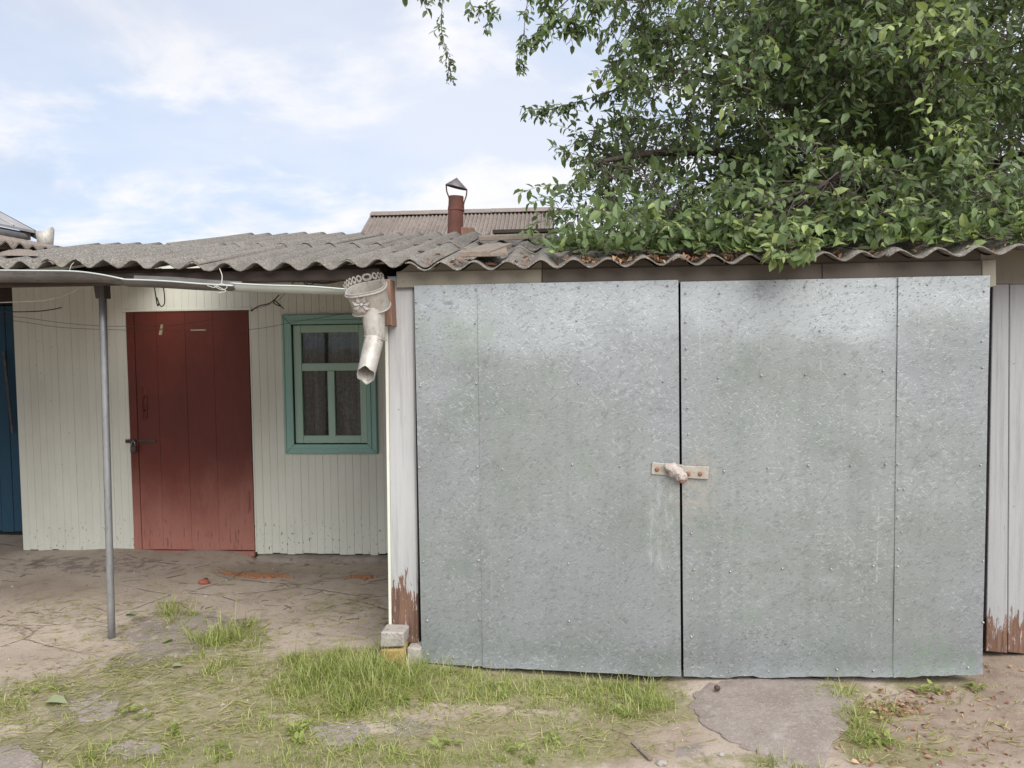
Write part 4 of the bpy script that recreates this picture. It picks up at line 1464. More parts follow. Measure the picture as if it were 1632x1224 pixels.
o = hang([(465, 452), (478, 446), (490, 455), (483, 441), (474, 450), (495, 444), (500, 452), (480, 456), (470, 455)], 4.05, .003, MAT_WIRE, 'wire')
tag(o, 'tangle of thin black wire under the eave left of the hopper', 'wire')
pg = on_y(257, 525, 4.595)
peg = thing('clothes_peg', (pg[0], pg[1], pg[2] - .03), 'single pale clothes peg clipped on the line in front of the red door', 'clothes peg')
for s_ in (-1, 1):
    v, f = cbox(-.0045, .0045, -.004, .004, -.034, .032, .0015)
    a = radians(2 * s_ - 12)
    v = v @ np.array([[cos(a), 0, sin(a)], [0, 1, 0], [-sin(a), 0, cos(a)]])
    obj('peg_half', (v + pg + np.array([s_ * .004, 0, 0]), f), MAT_PEG, peg)
obj('spring', tube([(pg[0] - .008, pg[1] - .005, pg[2]), (pg[0] + .009, pg[1] - .005, pg[2] + .002)], .003, 6), MAT_IRON, peg)

# ------------------------------------------------------------------ left wing with blue boards, its roof, and the neighbour's eave
wing = thing('annex', (-5.6, 6.6, 0), 'blue boarded annex beyond the left end of the pale siding', 'annex')
by = 6.66
bz0 = on_y(20, 848, by)[2]
xb = -6.6
k = 0
while xb < -4.63:
    x2 = min(xb + .115, -4.60)
    obj('wall_board', plank([(xb + .002, bz0 + .004 * (k % 3)), (x2 - .002, bz0 + .004 * (k % 3)), (x2 - .002, 2.05), (xb + .002, 2.05)], by + .002 * (k % 2), by + .03, .004), MAT_BLUE, wing)
    xb = x2
    k += 1
obj('wall', join(box(-6.7, -4.655, by + .035, by + .15, -.1, 2.4), box(-6.7, -6.6, 2.6, by, -.1, 2.4)), MAT_DARK, wing)
obj('header_beam', cbox(-6.7, -4.655, by - .12, by - .002, 2.06, 2.30, .01), MAT_DARKWOOD, wing)
pb_ = on_y(12, 640, by)
obj('leaning_lath', tube([on_y(6, 560, by - .06), on_y(20, 690, by - .05)], .012, 6), MAT_GUT, wing)
WXE, WXR = -3.32, -4.5


def wing_sheet(y0, y1, lo, hi, x0=WXE, x1=WXR, z0=2.275, z1=2.54, seed=0):
    pitch = .115
    ny_ = int((y1 - y0) / pitch * 10)
    V, val = [], []
    for side in (0, 1):
        for i in range(7):
            t = i / 6
            for j in range(ny_ + 1):
                Y = y0 + (y1 - y0) * j / ny_
                Z = z0 + (z1 - z0) * t + .017 * cos(2 * pi * Y / pitch) + lo + (hi - lo) * t - side * .007
                if i == 0 and Y < 4.75:
                    Z += .004 * math.sin(Y * 31)
                V.append((x0 + (x1 - x0) * t, Y, Z))
                val.append(.5 - .5 * cos(2 * pi * Y / pitch))
    n = len(V) // 2
    f = grid(ny_, 6)
    e = [[i, i + 1, n + i + 1, n + i] for i in range(ny_)] + [[6 * (ny_ + 1) + i + 1, 6 * (ny_ + 1) + i, n + 6 * (ny_ + 1) + i, n + 6 * (ny_ + 1) + i + 1] for i in range(ny_)]
    e += [[(i + 1) * (ny_ + 1) + q, i * (ny_ + 1) + q, n + i * (ny_ + 1) + q, n + (i + 1) * (ny_ + 1) + q] for i in range(6) for q in (0, ny_)]
    o = obj('roof_sheet', (V, f + [[a + n for a in q][::-1] for q in f] + e), MAT_SLATE3, wing, True)
    fattr(o, 'valley', val)


wing_sheet(2.9, 3.95, .006, .006)
wing_sheet(3.9, 4.55, 0, 0)
wing_sheet(4.5, 6.9, .005, .0)
wing_sheet(2.9, 6.9, 0, 0, -5.7, WXR)
obj('fallen_slate', join((np.array([on_y(0, 402, 4.2), on_y(22, 396, 4.5), on_y(50, 398, 4.45), on_y(60, 404, 4.15), on_y(0, 407, 4.1), on_y(60, 408, 4.1)]), [[0, 4, 5, 3, 2, 1]])), MAT_SLATE3, wing)

NX = -6.5
neigh = thing('neighbour_house', (-8.5, 8.0, 0), 'grey tin roofed house whose eave shows at the far left edge', 'house')
obj('wall', box(-11, NX - .35, 5.2, 8.9, 0, 3.05), MAT_WALLDIM, neigh)
roofv = []
ky = np.linspace(4.8, 9.05, 13)
for i, yk in enumerate(ky[:-1]):
    y2 = ky[i + 1]
    a = [(NX, yk + .004, 3.09), (NX, y2 - .004, 3.09), (NX - 2.2, y2 - .004, 3.09 + 1.2), (NX - 2.2, yk + .004, 3.09 + 1.2)]
    V = np.array(a + [(p[0], p[1], p[2] - .03) for p in a])
    obj('roof_panel', (V, [[0, 1, 2, 3], [7, 6, 5, 4], [0, 4, 5, 1], [1, 5, 6, 2], [2, 6, 7, 3], [3, 7, 4, 0]]), MAT_NROOF, neigh)
    if i:
        obj('roof_seam', tube([(NX - .001, yk, 3.10), (NX - 2.2, yk, 3.10 + 1.2)], .012, 5), MAT_NROOF, neigh)
obj('roof_slope', (np.array([(NX - 2.2, 4.8, 4.29), (NX - 2.2, 9.05, 4.29), (NX - 4.5, 9.05, 3.04), (NX - 4.5, 4.8, 3.04)]), [[0, 1, 2, 3]]), MAT_NROOF, neigh)
obj('verge_board', (np.array([(NX, 9.06, 3.09), (NX, 9.06, 2.99), (NX - 2.2, 9.06, 4.17), (NX - 2.2, 9.06, 4.28), (NX, 9.09, 3.09), (NX, 9.09, 2.99), (NX - 2.2, 9.09, 4.17), (NX - 2.2, 9.09, 4.28)]),
                    [[0, 1, 2, 3], [7, 6, 5, 4], [0, 3, 7, 4], [1, 5, 6, 2]]), MAT_DARKWOOD, neigh)
obj('eave_board', box(NX - .05, NX - .02, 4.8, 9.0, 2.97, 3.055), MAT_DARKWOOD, neigh)
gpts = [(NX + .07, y_, 2.955) for y_ in np.linspace(4.8, 8.75, 8)]
ng = obj('eave_gutter', tube(gpts, .06, 10), MAT_GUT, neigh, True)
nh = on_y(72, 380, 8.85)
hopr = []
for w_, r_ in ((-.10, .075), (-.06, .085), (.075, .10), (.075, .09), (-.05, .075)):
    hopr.append([(nh[0] + r_ * cos(2 * pi * i / 16), 8.85 + r_ * sin(2 * pi * i / 16), nh[2] + w_ + (.06 * max(0, cos(2 * pi * i / 16)) ** 6 if w_ > .07 else 0)) for i in range(16)])
obj('gutter_hopper', loft(hopr, cap='start'), MAT_SPOUT, neigh, True)

# ------------------------------------------------------------------ house far behind with brown slate roof, and the flue
BY = 27.0
far = thing('far_house', (-1.5, BY, 0), 'brown slate gable roof of a house behind the porch ridge', 'house')
bl, br = on_y(592, 341, BY), on_y(880, 335, BY)
bl2 = on_y(570, 380, BY - 1.0)
zr = (bl[2] + br[2]) / 2
tanp = 0.60
run = 5.6
obj('wall', join(box(bl[0] + .3, br[0] - .3, BY - run + .5, BY + run - .5, 0, zr - run * tanp + .2)), MAT_BRICKWALL, far)
for xx in (bl[0] + .15, br[0] - .15):
    g = (np.array([(xx, BY - run + .3, zr - (run - .3) * tanp - .05), (xx, BY + run - .3, zr - (run - .3) * tanp - .05), (xx, BY, zr - .06)]), [[0, 1, 2]])
    v3 = np.vstack([g[0], g[0] + np.array([.06, 0, 0])])
    obj('gable_wall', (v3, [[0, 1, 2], [5, 4, 3], [0, 3, 4, 1], [1, 4, 5, 2], [2, 5, 3, 0]]), MAT_BRICKWALL, far)
ncol = 6
wcol = (br[0] - bl[0]) / ncol


def far_sheet(x0, x1, d0, d1, sgn, lift):
    pitch = .135
    nx = int(round((x1 - x0) / pitch * 8))
    V, val = [], []
    for j in range(3):
        d = d0 + (d1 - d0) * j / 2
        for i in range(nx + 1):
            X = x0 + (x1 - x0) * i / nx
            V.append((X, BY - sgn * d, zr - d * tanp + (.034) * cos(2 * pi * X / pitch) + lift * (j / 2) + .012 * math.sin(X * 1.3)))
            val.append(.5 - .5 * cos(2 * pi * X / pitch))
    n = len(V)
    f = grid(nx, 2)
    V += [(a, b, c_ - .012) for a, b, c_ in V]
    e = [[2 * (nx + 1) + i, 2 * (nx + 1) + i + 1, n + 2 * (nx + 1) + i + 1, n + 2 * (nx + 1) + i] for i in range(nx)]
    o = obj('roof_sheet', (V, f + [[a + n for a in q][::-1] for q in f] + e), MAT_SLATE2, far, False)
    fattr(o, 'valley', val + val)


for c_ in range(ncol):
    x0, x1 = bl[0] + wcol * c_ - .04, bl[0] + wcol * (c_ + 1) + .04
    for r_ in range(3):
        far_sheet(x0, x1, .03 + r_ * 1.85, min(run, .03 + r_ * 1.85 + 1.98), 1, .02 + .012 * (c_ % 2))
    far_sheet(x0, x1, .03, run, -1, .02)
for c_ in range(ncol):
    x0, x1 = bl[0] + wcol * c_, bl[0] + wcol * (c_ + 1) + .06
    for s_ in (1, -1):
        V = np.array([(x0, BY, zr + .10), (x1, BY, zr + .09), (x1, BY - s_ * .28, zr - .07), (x0, BY - s_ * .28, zr - .06)])
        V = np.vstack([V, V - np.array([0, 0, .02])])
        obj('ridge_cap', (V, [[0, 1, 2, 3], [7, 6, 5, 4], [2, 3, 7, 6], [0, 3, 7, 4], [1, 2, 6, 5]]), MAT_SLATE2, far)

FY = 6.9
fb0, ft0 = on_y(724.5, 378, FY), on_y(727, 313, FY)
fr_ = abs(on_y(738.5, 345, FY)[0] - on_y(714, 345, FY)[0]) / 2
flue = thing('flue', (fb0[0], FY, fb0[2] - .35), 'rusty red stove flue with a crooked conical cap on wire straps', 'chimney')
obj('flue_pipe', join(tube([(fb0[0], FY, fb0[2] - .4), (fb0[0] + .004, FY, fb0[2]), (ft0[0], FY, ft0[2])], [fr_, fr_, fr_ * .96], 20, False)), MAT_CHIM, flue, True)
zj = (fb0[2] + ft0[2] * 2) / 3
obj('pipe_joint', tube([(ft0[0] - .002, FY, zj - .008), (ft0[0] - .002, FY, zj), (ft0[0] - .002, FY, zj + .008)], [fr_ + .001, fr_ + .005, fr_ + .001], 20, False), MAT_CHIM, flue, True)
obj('pipe_mouth', tube([(ft0[0], FY, ft0[2] - .03), (ft0[0], FY, ft0[2] - .025)], [fr_ * .93, fr_ * .93], 20), MAT_DARK, flue)
# cone cap tilted: apex and rim
apx = on_y(728, 283, FY)
cl_, cr_ = on_y(710, 294, FY), on_y(745, 302, FY)
cc_ = (cl_ + cr_) / 2
ax = (cr_ - cl_) / 2
rim = [cc_ + ax * cos(2 * pi * i / 18) + np.array([0, 1, 0.05]) * (np.linalg.norm(ax) * sin(2 * pi * i / 18)) for i in range(18)]
V = np.vstack([rim, [apx], np.array(rim) - np.array([0, 0, .006]), [apx - np.array([0, 0, .012])]])
obj('cap', (V, [[i, (i + 1) % 18, 18] for i in range(18)] + [[19 + (i + 1) % 18, 19 + i, 37] for i in range(18)] + [[i, 19 + i, 19 + (i + 1) % 18, (i + 1) % 18] for i in range(18)]), MAT_CAP, flue, True)
for pts_ in ([(711, 294), (712, 305), (716, 318), (714.5, 334)], [(744, 302), (743, 312), (739, 325), (739, 338)]):
    hang(pts_, FY - .01, .0065, MAT_CHIM, 'strap', flue)
bxp = on_y(746, 374, FY - .15)
o = obj('chimney_block', cbox(bxp[0] - .05, bxp[0] + .05, FY - .2, FY - .05, bxp[2] - .3, bxp[2] + .055, .006, .006), MAT_BRACKET, None)
tag(o, 'short brown wooden block standing just right of the flue base', 'block')

# ------------------------------------------------------------------ stones and bits on the ground
def stone(name, px, py, sx, sy_, sz, label, mat=None, seed=0, cat='stone', group=None, z=None, rough=.25):
    zz = 0.0 if z is None else z
    P = on_z(px, py, zz)
    zz = float(gz(P[0], P[1])) if z is None else z
    o = obj(name, blob((P[0], P[1], zz + sz * .55), (sx, sy_, sz), seed, rough, 2), mat or MAT_STONE, None, False)
    return tag(o, label, cat, group)


def block(name, pxl, pxr, pyt, pyb, Y, dep, label, mat, cat, jit=.008):
    a, b = on_y(pxl, pyb, Y), on_y(pxr, pyt, Y)
    v, f = cbox(a[0], b[0], Y, Y + dep, a[2], b[2], .008, jit)
    v = v + np.array([[.004 * mnoise.noise(Vector(p) * 40), .004 * mnoise.noise(Vector(p) * 37 + Vector((5, 0, 0))), .003 * mnoise.noise(Vector(p) * 45)] for p in v])
    o = obj(name, (v, f), mat, None)
    return tag(o, label, cat)


block('stone', 605, 644, 1006, 1032, 3.84, .12, 'squared grey stone block at the foot of the white post', MAT_STONE, 'stone')
block('brick', 607, 645, 1033, 1064, 3.85, .12, 'yellowish brick under the grey stone at the white post', MAT_YSTONE, 'brick')
block('stone', 648, 671, 1033, 1061, 3.90, .10, 'small whitish stone wedged between post foot and garage door', MAT_STONE, 'stone', .006)
stone('brick_piece', 325, 935, .042, .03, .022, 'red brick fragment on the dirt left of the orange crumbs', MAT_REDBRICK, 4, 'brick piece')
stone('stone', 328, 928, .02, .015, .012, 'small dark pebble right behind the red brick fragment', MAT_IRON, 9)
stone('stone', 1055, 1198, .022, .018, .013, 'pale rounded stone near the bottom edge in front of the garage', MAT_STONE, 5)
stone('stone', 1150, 1184, .014, .012, .009, 'small pale pebble left of the concrete patch edge', MAT_STONE, 6)
stone('fruit', 1143, 1099, .016, .016, .014, 'shrivelled brown apple on the ground below the door gap', MAT_IRON, 8, 'apple', None, -.028, .12)
P = on_z(1022, 1180, 0)
v, f = cbox(-.009, .009, -.075, .075, 0, .012, .003, .003)
a = radians(24)
v[:, :2] = v[:, :2] @ np.array([[cos(a), sin(a)], [-sin(a), cos(a)]])
tag(obj('wood_chip', (v + np.array([P[0], P[1], float(gz(P[0], P[1])) + .002]), f), MAT_PLANK, None), 'splinter of brown wood lying in the worn grass', 'wood chip')


def chips(px, py, rx, ry, n, seed, label):
    r = np.random.default_rng(seed)
    gs = []
    for _ in range(n):
        q = on_z(px + r.normal(0, rx), py + r.normal(0, ry), 0)
        z = float(gz(q[0], q[1]))
        s_ = r.uniform(.004, .013)
        v, f = box(-s_, s_, -s_ * .7, s_ * .7, 0, s_ * .7)
        a = r.uniform(0, pi)
        v[:, :2] = v[:, :2] @ np.array([[cos(a), sin(a)], [-sin(a), cos(a)]])
        gs.append((v + np.array([q[0], q[1], z]), f))
    o = obj('brick_crumbs', join(*gs), MAT_CHIPS, None, False, 'stuff')
    return tag(o, label, 'crumbs')


chips(410, 912, 20, 3.2, 420, 1, 'patch of orange brick crumbs on the dirt before the red door')
chips(577, 914, 10, 2.2, 130, 2, 'small patch of orange crumbs on the dirt below the window')

# broken concrete patches let into the yard
MAT_CONC = None
m = Mt('yard_concrete', 0.95, 0, 0.12)
q2, q3, q4 = m.noise(6, 6, 0.7), m.noise(55, 4, 0.7), m.noise(190, 3, 0.75)
c = m.mix(m.rng(q2, 0.35, 0.65), (0.345, 0.295, 0.262), (0.27, 0.225, 0.198))
c = m.mix(m.mul(m.rng(q4, 0.5, 0.66), 0.5), c, (0.15, 0.125, 0.108))
c = m.mix(m.mul(m.rng(q3, 0.52, 0.68), 0.45), c, (0.46, 0.41, 0.37))
c = m.mix(m.mul(m.rng(m.noise(3.2, 5, 0.7, off=(4, 4, 4)), 0.55, 0.66), 0.5), c, (0.44, 0.40, 0.36))
c = m.mix(m.mul(m.rng(m.noise(5, 6, 0.75, off=(1, 6, 4)), 0.58, 0.7), 0.55), c, (0.20, 0.155, 0.125))
m.color(c)
m.bump(m.math('ADD', m.mul(q3, .6), m.mul(q4, .35)), 0.8, 0.012)
MAT_CONC = m.m


def slab(pts, lift, seed, label):
    r = np.random.default_rng(seed)
    base = -.045 if on_z(*pts[0], 0)[0] > .2 else 0.0
    P_ = np.array([on_z(p[0], p[1], base) for p in pts])[:, :2]
    ring = []
    for i in range(len(P_)):
        a, b = P_[i], P_[(i + 1) % len(P_)]
        for t in np.linspace(0, 1, 7, endpoint=False):
            ring.append(a + (b - a) * t + r.normal(0, .008, 2))
    ring = np.array(ring)
    cen = ring.mean(0)
    V, n = [], len(ring)
    for k_, (sc_, dz) in enumerate(((1.02, -.05), (1.0, lift * .55), (.975, lift), (.8, lift), (.5, lift), (.2, lift))):
        for p in ring:
            q = cen + (p - cen) * sc_
            V.append((q[0], q[1], float(gz(q[0], q[1])) + dz + (.003 * mnoise.noise(Vector((q[0] * 9, q[1] * 9, seed))) if k_ else 0)))
    f = [[k_ * n + i, k_ * n + (i + 1) % n, (k_ + 1) * n + (i + 1) % n, (k_ + 1) * n + i] for k_ in range(5) for i in range(n)]
    f.append([5 * n + i for i in range(n)])
    o = obj('concrete_slab', (V, f), MAT_CONC, None, True, 'structure')
    o.data.set_sharp_from_angle(angle=radians(40))
    return o


slab([(1110, 1100), (1152, 1086), (1290, 1083), (1332, 1100), (1364, 1130), (1350, 1162), (1322, 1192), (1312, 1232), (1248, 1232), (1226, 1206), (1182, 1190), (1122, 1152), (1100, 1122)], .010, 3, '')
slab([(-30, 1180), (30, 1186), (62, 1200), (70, 1232), (-30, 1240)], .008, 4, '')
slab([(172, 1192), (215, 1182), (268, 1188), (258, 1206), (190, 1212)], .006, 5, '')
slab([(108, 1120), (150, 1108), (188, 1122), (182, 1148), (128, 1150)], .005, 6, '')
slab([(498, 1160), (560, 1152), (592, 1166), (580, 1190), (510, 1190)], .005, 7, '')

# pebbles
r = np.random.default_rng(77)
gs = []
for _ in range(900):
    x_, y_ = r.uniform(-4.5, 2.6), 2.6 + 3.4 * r.random() ** 1.3
    if y_ > 4.05 and x_ > -.9 and x_ < 2.2:
        continue
    s_ = r.uniform(.003, .009) if r.random() < .9 else r.uniform(.009, .016)
    v = np.array([(1, 0, 0), (-.5, .85, 0), (-.5, -.85, 0), (0, 0, .8), (0.2, 0.1, -.6)]) * s_ * r.uniform(.7, 1.2, (5, 3))
    a = r.uniform(0, 6.3)
    v[:, :2] = v[:, :2] @ np.array([[cos(a), sin(a)], [-sin(a), cos(a)]])
    gs.append((v + np.array([x_, y_, float(gz(x_, y_)) + s_ * .2]), [[0, 1, 3], [1, 2, 3], [2, 0, 3], [1, 0, 4], [2, 1, 4], [0, 2, 4]]))
tag(obj('gravel', join(*gs), MAT_STONE, None, False, 'stuff'), 'scattered tiny pebbles on the dirt yard', 'gravel')

# broad weed leaves lying about
for px, py, L_, ang, lb in ((90, 1122, .105, .2, 'broad pale green leaf lying flat near the lower left corner'),
                           (208, 981, .075, 2.9, 'pale green leaf flat on the dirt right of the pole foot'),
                           (268, 1027, .07, 1.2, 'curled green leaf below the grass tuft near the pole'),
                           (283, 1072, .055, .4, 'small torn green leaf among the cut grass left of the lawn strip')):
    q = on_z(px, py, 0)
    P_ = np.array([[q[0] - L_ / 2 * cos(ang), q[1] - L_ / 2 * sin(ang), float(gz(q[0], q[1])) + .012]])
    tv, tf = leaf_template(.10, .10, .34)
    g = leaves_geo(P_, np.array([[cos(ang), sin(ang), .02]]), np.array([[.05, -.08, 1.0]]), np.array([L_]), (tv, tf))
    o = obj('fallen_leaf', g, MAT_WEED, None)
    fattr(o, 'tint', np.full(8, .3 + .4 * random.random()))
    tag(o, lb, 'leaf', 'green leaves fallen on the yard')
# dry leaf litter on the right
pts, szs = [], []
r = np.random.default_rng(15)
for _ in range(420):
    if r.random() < .30:
        px, py = r.normal(1415, 22), r.normal(1125, 9)
    elif r.random() < .4:
        px, py = r.normal(1480, 50), r.normal(1095, 12)
    else:
        px, py = r.uniform(1330, 1640), r.uniform(1060, 1224)
    q = on_z(px, py, -.03)
    if q[1] > 3.88 and q[0] < 2.05:
        continue
    pts.append((q[0], q[1], float(gz(q[0], q[1])) + .003))
    szs.append(r.uniform(.012, .034))
tag(litter('leaf_litter', pts, szs, MAT_DRYLEAF, 8), 'reddish and tan dry leaf scraps on the soil at the right', 'leaf litter')

# ------------------------------------------------------------------ grass
TALL = [(560, 1094, 140, 48, 1.0, .088), (610, 1078, 76, 38, 1.2, .108), (690, 1095, 60, 26, .7, .09), (480, 1095, 70, 26, .8, .09), (880, 1100, 215, 32, .7, .052), (760, 1092, 90, 28, .7, .062),
        (1030, 1120, 75, 26, .75, .075), (375, 1018, 44, 16, .75, .11), (283, 982, 15, 8, .9, .15), (350, 1072, 38, 22, .6, .08), (1372, 1168, 36, 40, .8, .075),
        (1350, 1098, 34, 11, .7, .07), (1480, 1088, 26, 9, .5, .06), (1560, 1082, 40, 8, .3, .05), (600, 1212, 340, 26, .6, .045), (330, 1205, 200, 26, .45, .045),
        (850, 1195, 120, 26, .45, .045), (1262, 1222, 32, 12, .8, .06), (130, 1215, 60, 14, .5, .06), (520, 1130, 110, 30, .3, .06), (940, 1140, 120, 26, .22, .05),
        (1440, 1195, 60, 20, .30, .045), (30, 1120, 60, 34, .35, .04), (700, 1150, 120, 30, .12, .04), (460, 1155, 90, 26, .35, .05)]


def blades(n_try, seed):
    r = np.random.default_rng(seed)
    X = r.uniform(-3.6, 2.3, n_try)
    Y = r.uniform(2.6, 5.0, n_try)
    Z = gz(X, Y)
    px, py, w = to_px(np.stack([X, Y, Z], 1))
    px = px + 26 * np.sin(X * 11 + 2.3 * np.sin(Y * 9)) + 14 * np.sin(X * 31 + Y * 27) + r.normal(0, 9, n_try)
    py = py + 10 * np.sin(Y * 13 + 2.1 * np.sin(X * 8)) + 6 * np.sin(X * 37 - Y * 21) + r.normal(0, 4, n_try)
    d, h = np.zeros(n_try), np.zeros(n_try)
    for cx, cy, rx, ry, a, hh in TALL:
        q = ((px - cx) / rx) ** 2 + ((py - cy) / ry) ** 2
        e_ = a * np.clip(1.25 - .95 * q, 0, 1) ** 1.4
        h = np.where(e_ > d, hh * (0.55 + .45 * np.clip(1.3 - q, 0, 1)), h)
        d = np.maximum(d, e_)
    clump = 0.5 + 0.5 * np.sin(X * 23 + 3 * np.sin(Y * 17)) * np.sin(Y * 29 + 2 * np.sin(X * 19))
    d = d * (0.12 + .88 * clump ** 1.5) * .62
    inside = (Y > 3.90) & (X > -.84) & (X < 2.03)
    keep = (r.random(n_try) < d) & (~inside) & (py < 1330)
    return X[keep], Y[keep], Z[keep], h[keep], r


def ribbon(X, Y, Z, L, W, lean, az, r, droop=.6, seg=3):
    """curved grass ribbons, numpy"""
    n = len(X)
    P = np.stack([X, Y, Z], 1)
    d = np.stack([np.cos(az), np.sin(az), np.zeros(n)], 1)
    s = np.stack([-np.sin(az), np.cos(az), np.zeros(n)], 1)
    rows = []
    for i in range(seg + 1):
        t = i / seg
        th = lean + droop * t
        hor = L * (np.sin(lean) * t + (np.sin(lean + droop) - np.sin(lean)) * t * t * .5 + 0)
        ver = L * np.cos(np.clip(lean + droop * t * .6, 0, 1.62)) * t
        c_ = P + d * hor[:, None] + np.array([0, 0, 1]) * ver[:, None]
        wd = W * (1 - t) ** .6 * .5 if i < seg else W * 0.04
        rows.append(np.stack([c_ - s * wd[:, None], c_ + s * wd[:, None]], 1))
    V = np.concatenate(rows, 1)                # n, 2*(seg+1), 3
    k = 2 * (seg + 1)
    b = np.arange(n)[:, None] * k
    F_ = np.concatenate([b + np.array([2 * i, 2 * i + 1, 2 * i + 3, 2 * i + 2]) for i in range(seg)], 0)
    return V.reshape(-1, 3), F_


X, Y, Z, h, r = blades(1150000, 4)
n = len(X)
L = h * .92 * np.clip(r.lognormal(-.08, .42, n), .25, 2.1)
V, F_ = ribbon(X, Y, Z - .004, L, r.uniform(.0026, .0056, n), np.abs(r.normal(.85, .45, n)).clip(0, 1.45), r.uniform(0, 2 * pi, n), r, np.abs(r.normal(.8, .5, n)))
grass = obj('grass', (V, F_), MAT_GRASS, None, False, 'stuff', origin=(0, 3.5, 0))
tn = np.clip(r.beta(1.2, 1.9, n) + np.where(r.random(n) < .12, .45, 0), 0, 1)
fattr(grass, 'tint', np.repeat(tn, 8))
tag(grass, 'tufts of fresh green grass along the garage doors and yard edge', 'grass')
print('grass blades', n)

# low broad-leaved weeds among the grass
r = np.random.default_rng(91)
wp, wd, wnn, wl2 = [], [], [], []
for cx, cy, k_ in [(470, 1172, 3), (455, 1190, 2), (790, 1110, 2), (395, 1012, 2), (640, 1120, 2), (300, 1180, 2), (710, 1200, 2), (1000, 1120, 2), (1400, 1180, 2), (60, 1110, 2), (540, 1140, 2),
                   (900, 1175, 2), (1480, 1092, 3), (1540, 1086, 2), (210, 1150, 2), (830, 1200, 2), (350, 1210, 2)]:
    for _ in range(k_):
        q = on_z(cx + r.normal(0, 14), cy + r.normal(0, 6), -.02)
        if q[1] > 3.88 and -.84 < q[0] < 2.03:
            q[1] = 3.85
        for b in range(9):
            a = r.uniform(0, 2 * pi)
            wp.append((q[0] + .01 * cos(a), q[1] + .01 * sin(a), float(gz(q[0], q[1])) + r.uniform(.004, .03)))
            wd.append((cos(a), sin(a), r.uniform(.05, .7)))
            wnn.append((-.4 * cos(a), -.4 * sin(a), 1.0))
            wl2.append(r.uniform(.02, .048))
o = obj('weeds', leaves_geo(np.array(wp), np.array(wd), np.array(wnn), np.array(wl2), leaf_template(.2, .08, .24)), MAT_GRASS, None, False, 'stuff')
fattr(o, 'tint', np.repeat(r.uniform(0, .5, len(wp)), 8))
tag(o, 'low broad-leaved weeds growing among the yard grass', 'weeds')

# strands of cut grass and twigs lying flat
LYING = [(330, 1110, 330, 70, 1.0), (120, 1150, 200, 70, .8), (600, 1150, 200, 60, .6), (860, 1150, 180, 50, .7), (1000, 1170, 120, 45, .5), (300, 1010, 240, 40, .35),
         (540, 985, 90, 40, .35), (120, 990, 130, 40, .3), (1420, 1170, 90, 50, .4), (1540, 1140, 90, 70, .22), (420, 930, 200, 40, .08)]


def lying(n_try, seed, mat, name, lmin, lmax, wmin, wmax, label, azm=.35, azs=.55, mul=1.0, cat='clippings', tb=(.9, 1.1)):
    r = np.random.default_rng(seed)
    X = r.uniform(-4.0, 2.4, n_try)
    Y = r.uniform(2.6, 6.0, n_try)
    px, py, w = to_px(np.stack([X, Y, gz(X, Y)], 1))
    cl = 0.5 + 0.5 * np.sin(X * 9 + 2 * np.sin(Y * 7)) * np.sin(Y * 13 + 2 * np.sin(X * 8))
    d = ell(px, py, LYING) * mul * (.3 + cl)
    k = (r.random(n_try) < d) & ~((Y > 3.86) & (X > -1.0)) & (py < 1300)
    X, Y = X[k], Y[k]
    n = len(X)
    L = r.uniform(lmin, lmax, n) * r.uniform(.4, 1, n)
    W = r.uniform(wmin, wmax, n)
    az = r.normal(azm, azs, n) + np.where(r.random(n) < .25, r.uniform(0, pi, n), 0)
    bend = r.normal(0, .32, n)
    seg = 4
    rows = []
    cx, cy = X.copy(), Y.copy()
    rise = r.uniform(.002, .012, n)
    for i in range(seg + 1):
        a = az + bend * (i / seg - .5)
        if i:
            cx = cx + np.cos(a) * L / seg
            cy = cy + np.sin(a) * L / seg
        zz = gz(cx, cy) + rise + .004 * np.sin(i * 1.3 + X * 40)
        wd = W * (.5 if 0 < i < seg else .12)
        rows.append(np.stack([np.stack([cx - np.sin(a) * -wd, cy - np.cos(a) * wd, zz], 1), np.stack([cx + np.sin(a) * -wd, cy + np.cos(a) * wd, zz + wd * .5], 1)], 1))
    V = np.concatenate(rows, 1)
    kk = 2 * (seg + 1)
    b = np.arange(n)[:, None] * kk
    F_ = np.concatenate([b + np.array([2 * i, 2 * i + 1, 2 * i + 3, 2 * i + 2]) for i in range(seg)], 0)
    o = obj(name, (V.reshape(-1, 3), F_), mat, None, False, 'stuff', origin=(0, 3.5, 0))
    fattr(o, 'tint', np.repeat(r.beta(*tb, n), kk))
    tag(o, label, cat)
    print(name, n)
    return o


lying(30000, 6, MAT_CLIP, 'grass_clippings', .03, .15, .0022, .0048, 'cut grass strands strewn flat over the dirt in front', mul=.75)
lying(30000, 16, MAT_GRASS, 'green_clippings', .03, .10, .002, .004, 'short fresh green strands mixed into the trodden ground', mul=.6, tb=(1.2, 1.8))
lying(3200, 26, MAT_TWIG, 'fallen_twigs', .04, .22, .002, .0042, 'thin dark twigs and stems scattered on the dirt', mul=.5, cat='twigs')
# a few twigs under the porch
r = np.random.default_rng(31)
gs = []
for _ in range(90):
    q = on_z(r.uniform(0, 615), 895 + 110 * r.random(), 0)
    z0 = float(gz(q[0], q[1])) + .003
    a = r.normal(.3, .7)
    L_ = r.uniform(.02, .16)
    c_ = r.normal(0, .25)
    gs.append(tube([(q[0] + L_ * t * cos(a + c_ * t), q[1] + L_ * t * sin(a + c_ * t), z0 + .003 * sin(t * 5)) for t in (0, .35, .7, 1)], r.uniform(.0012, .0028), 4, False))
tag(obj('porch_twigs', join(*gs), MAT_TWIG, None, False, 'stuff'), 'dry twigs scattered on the bare dirt under the porch', 'twigs')

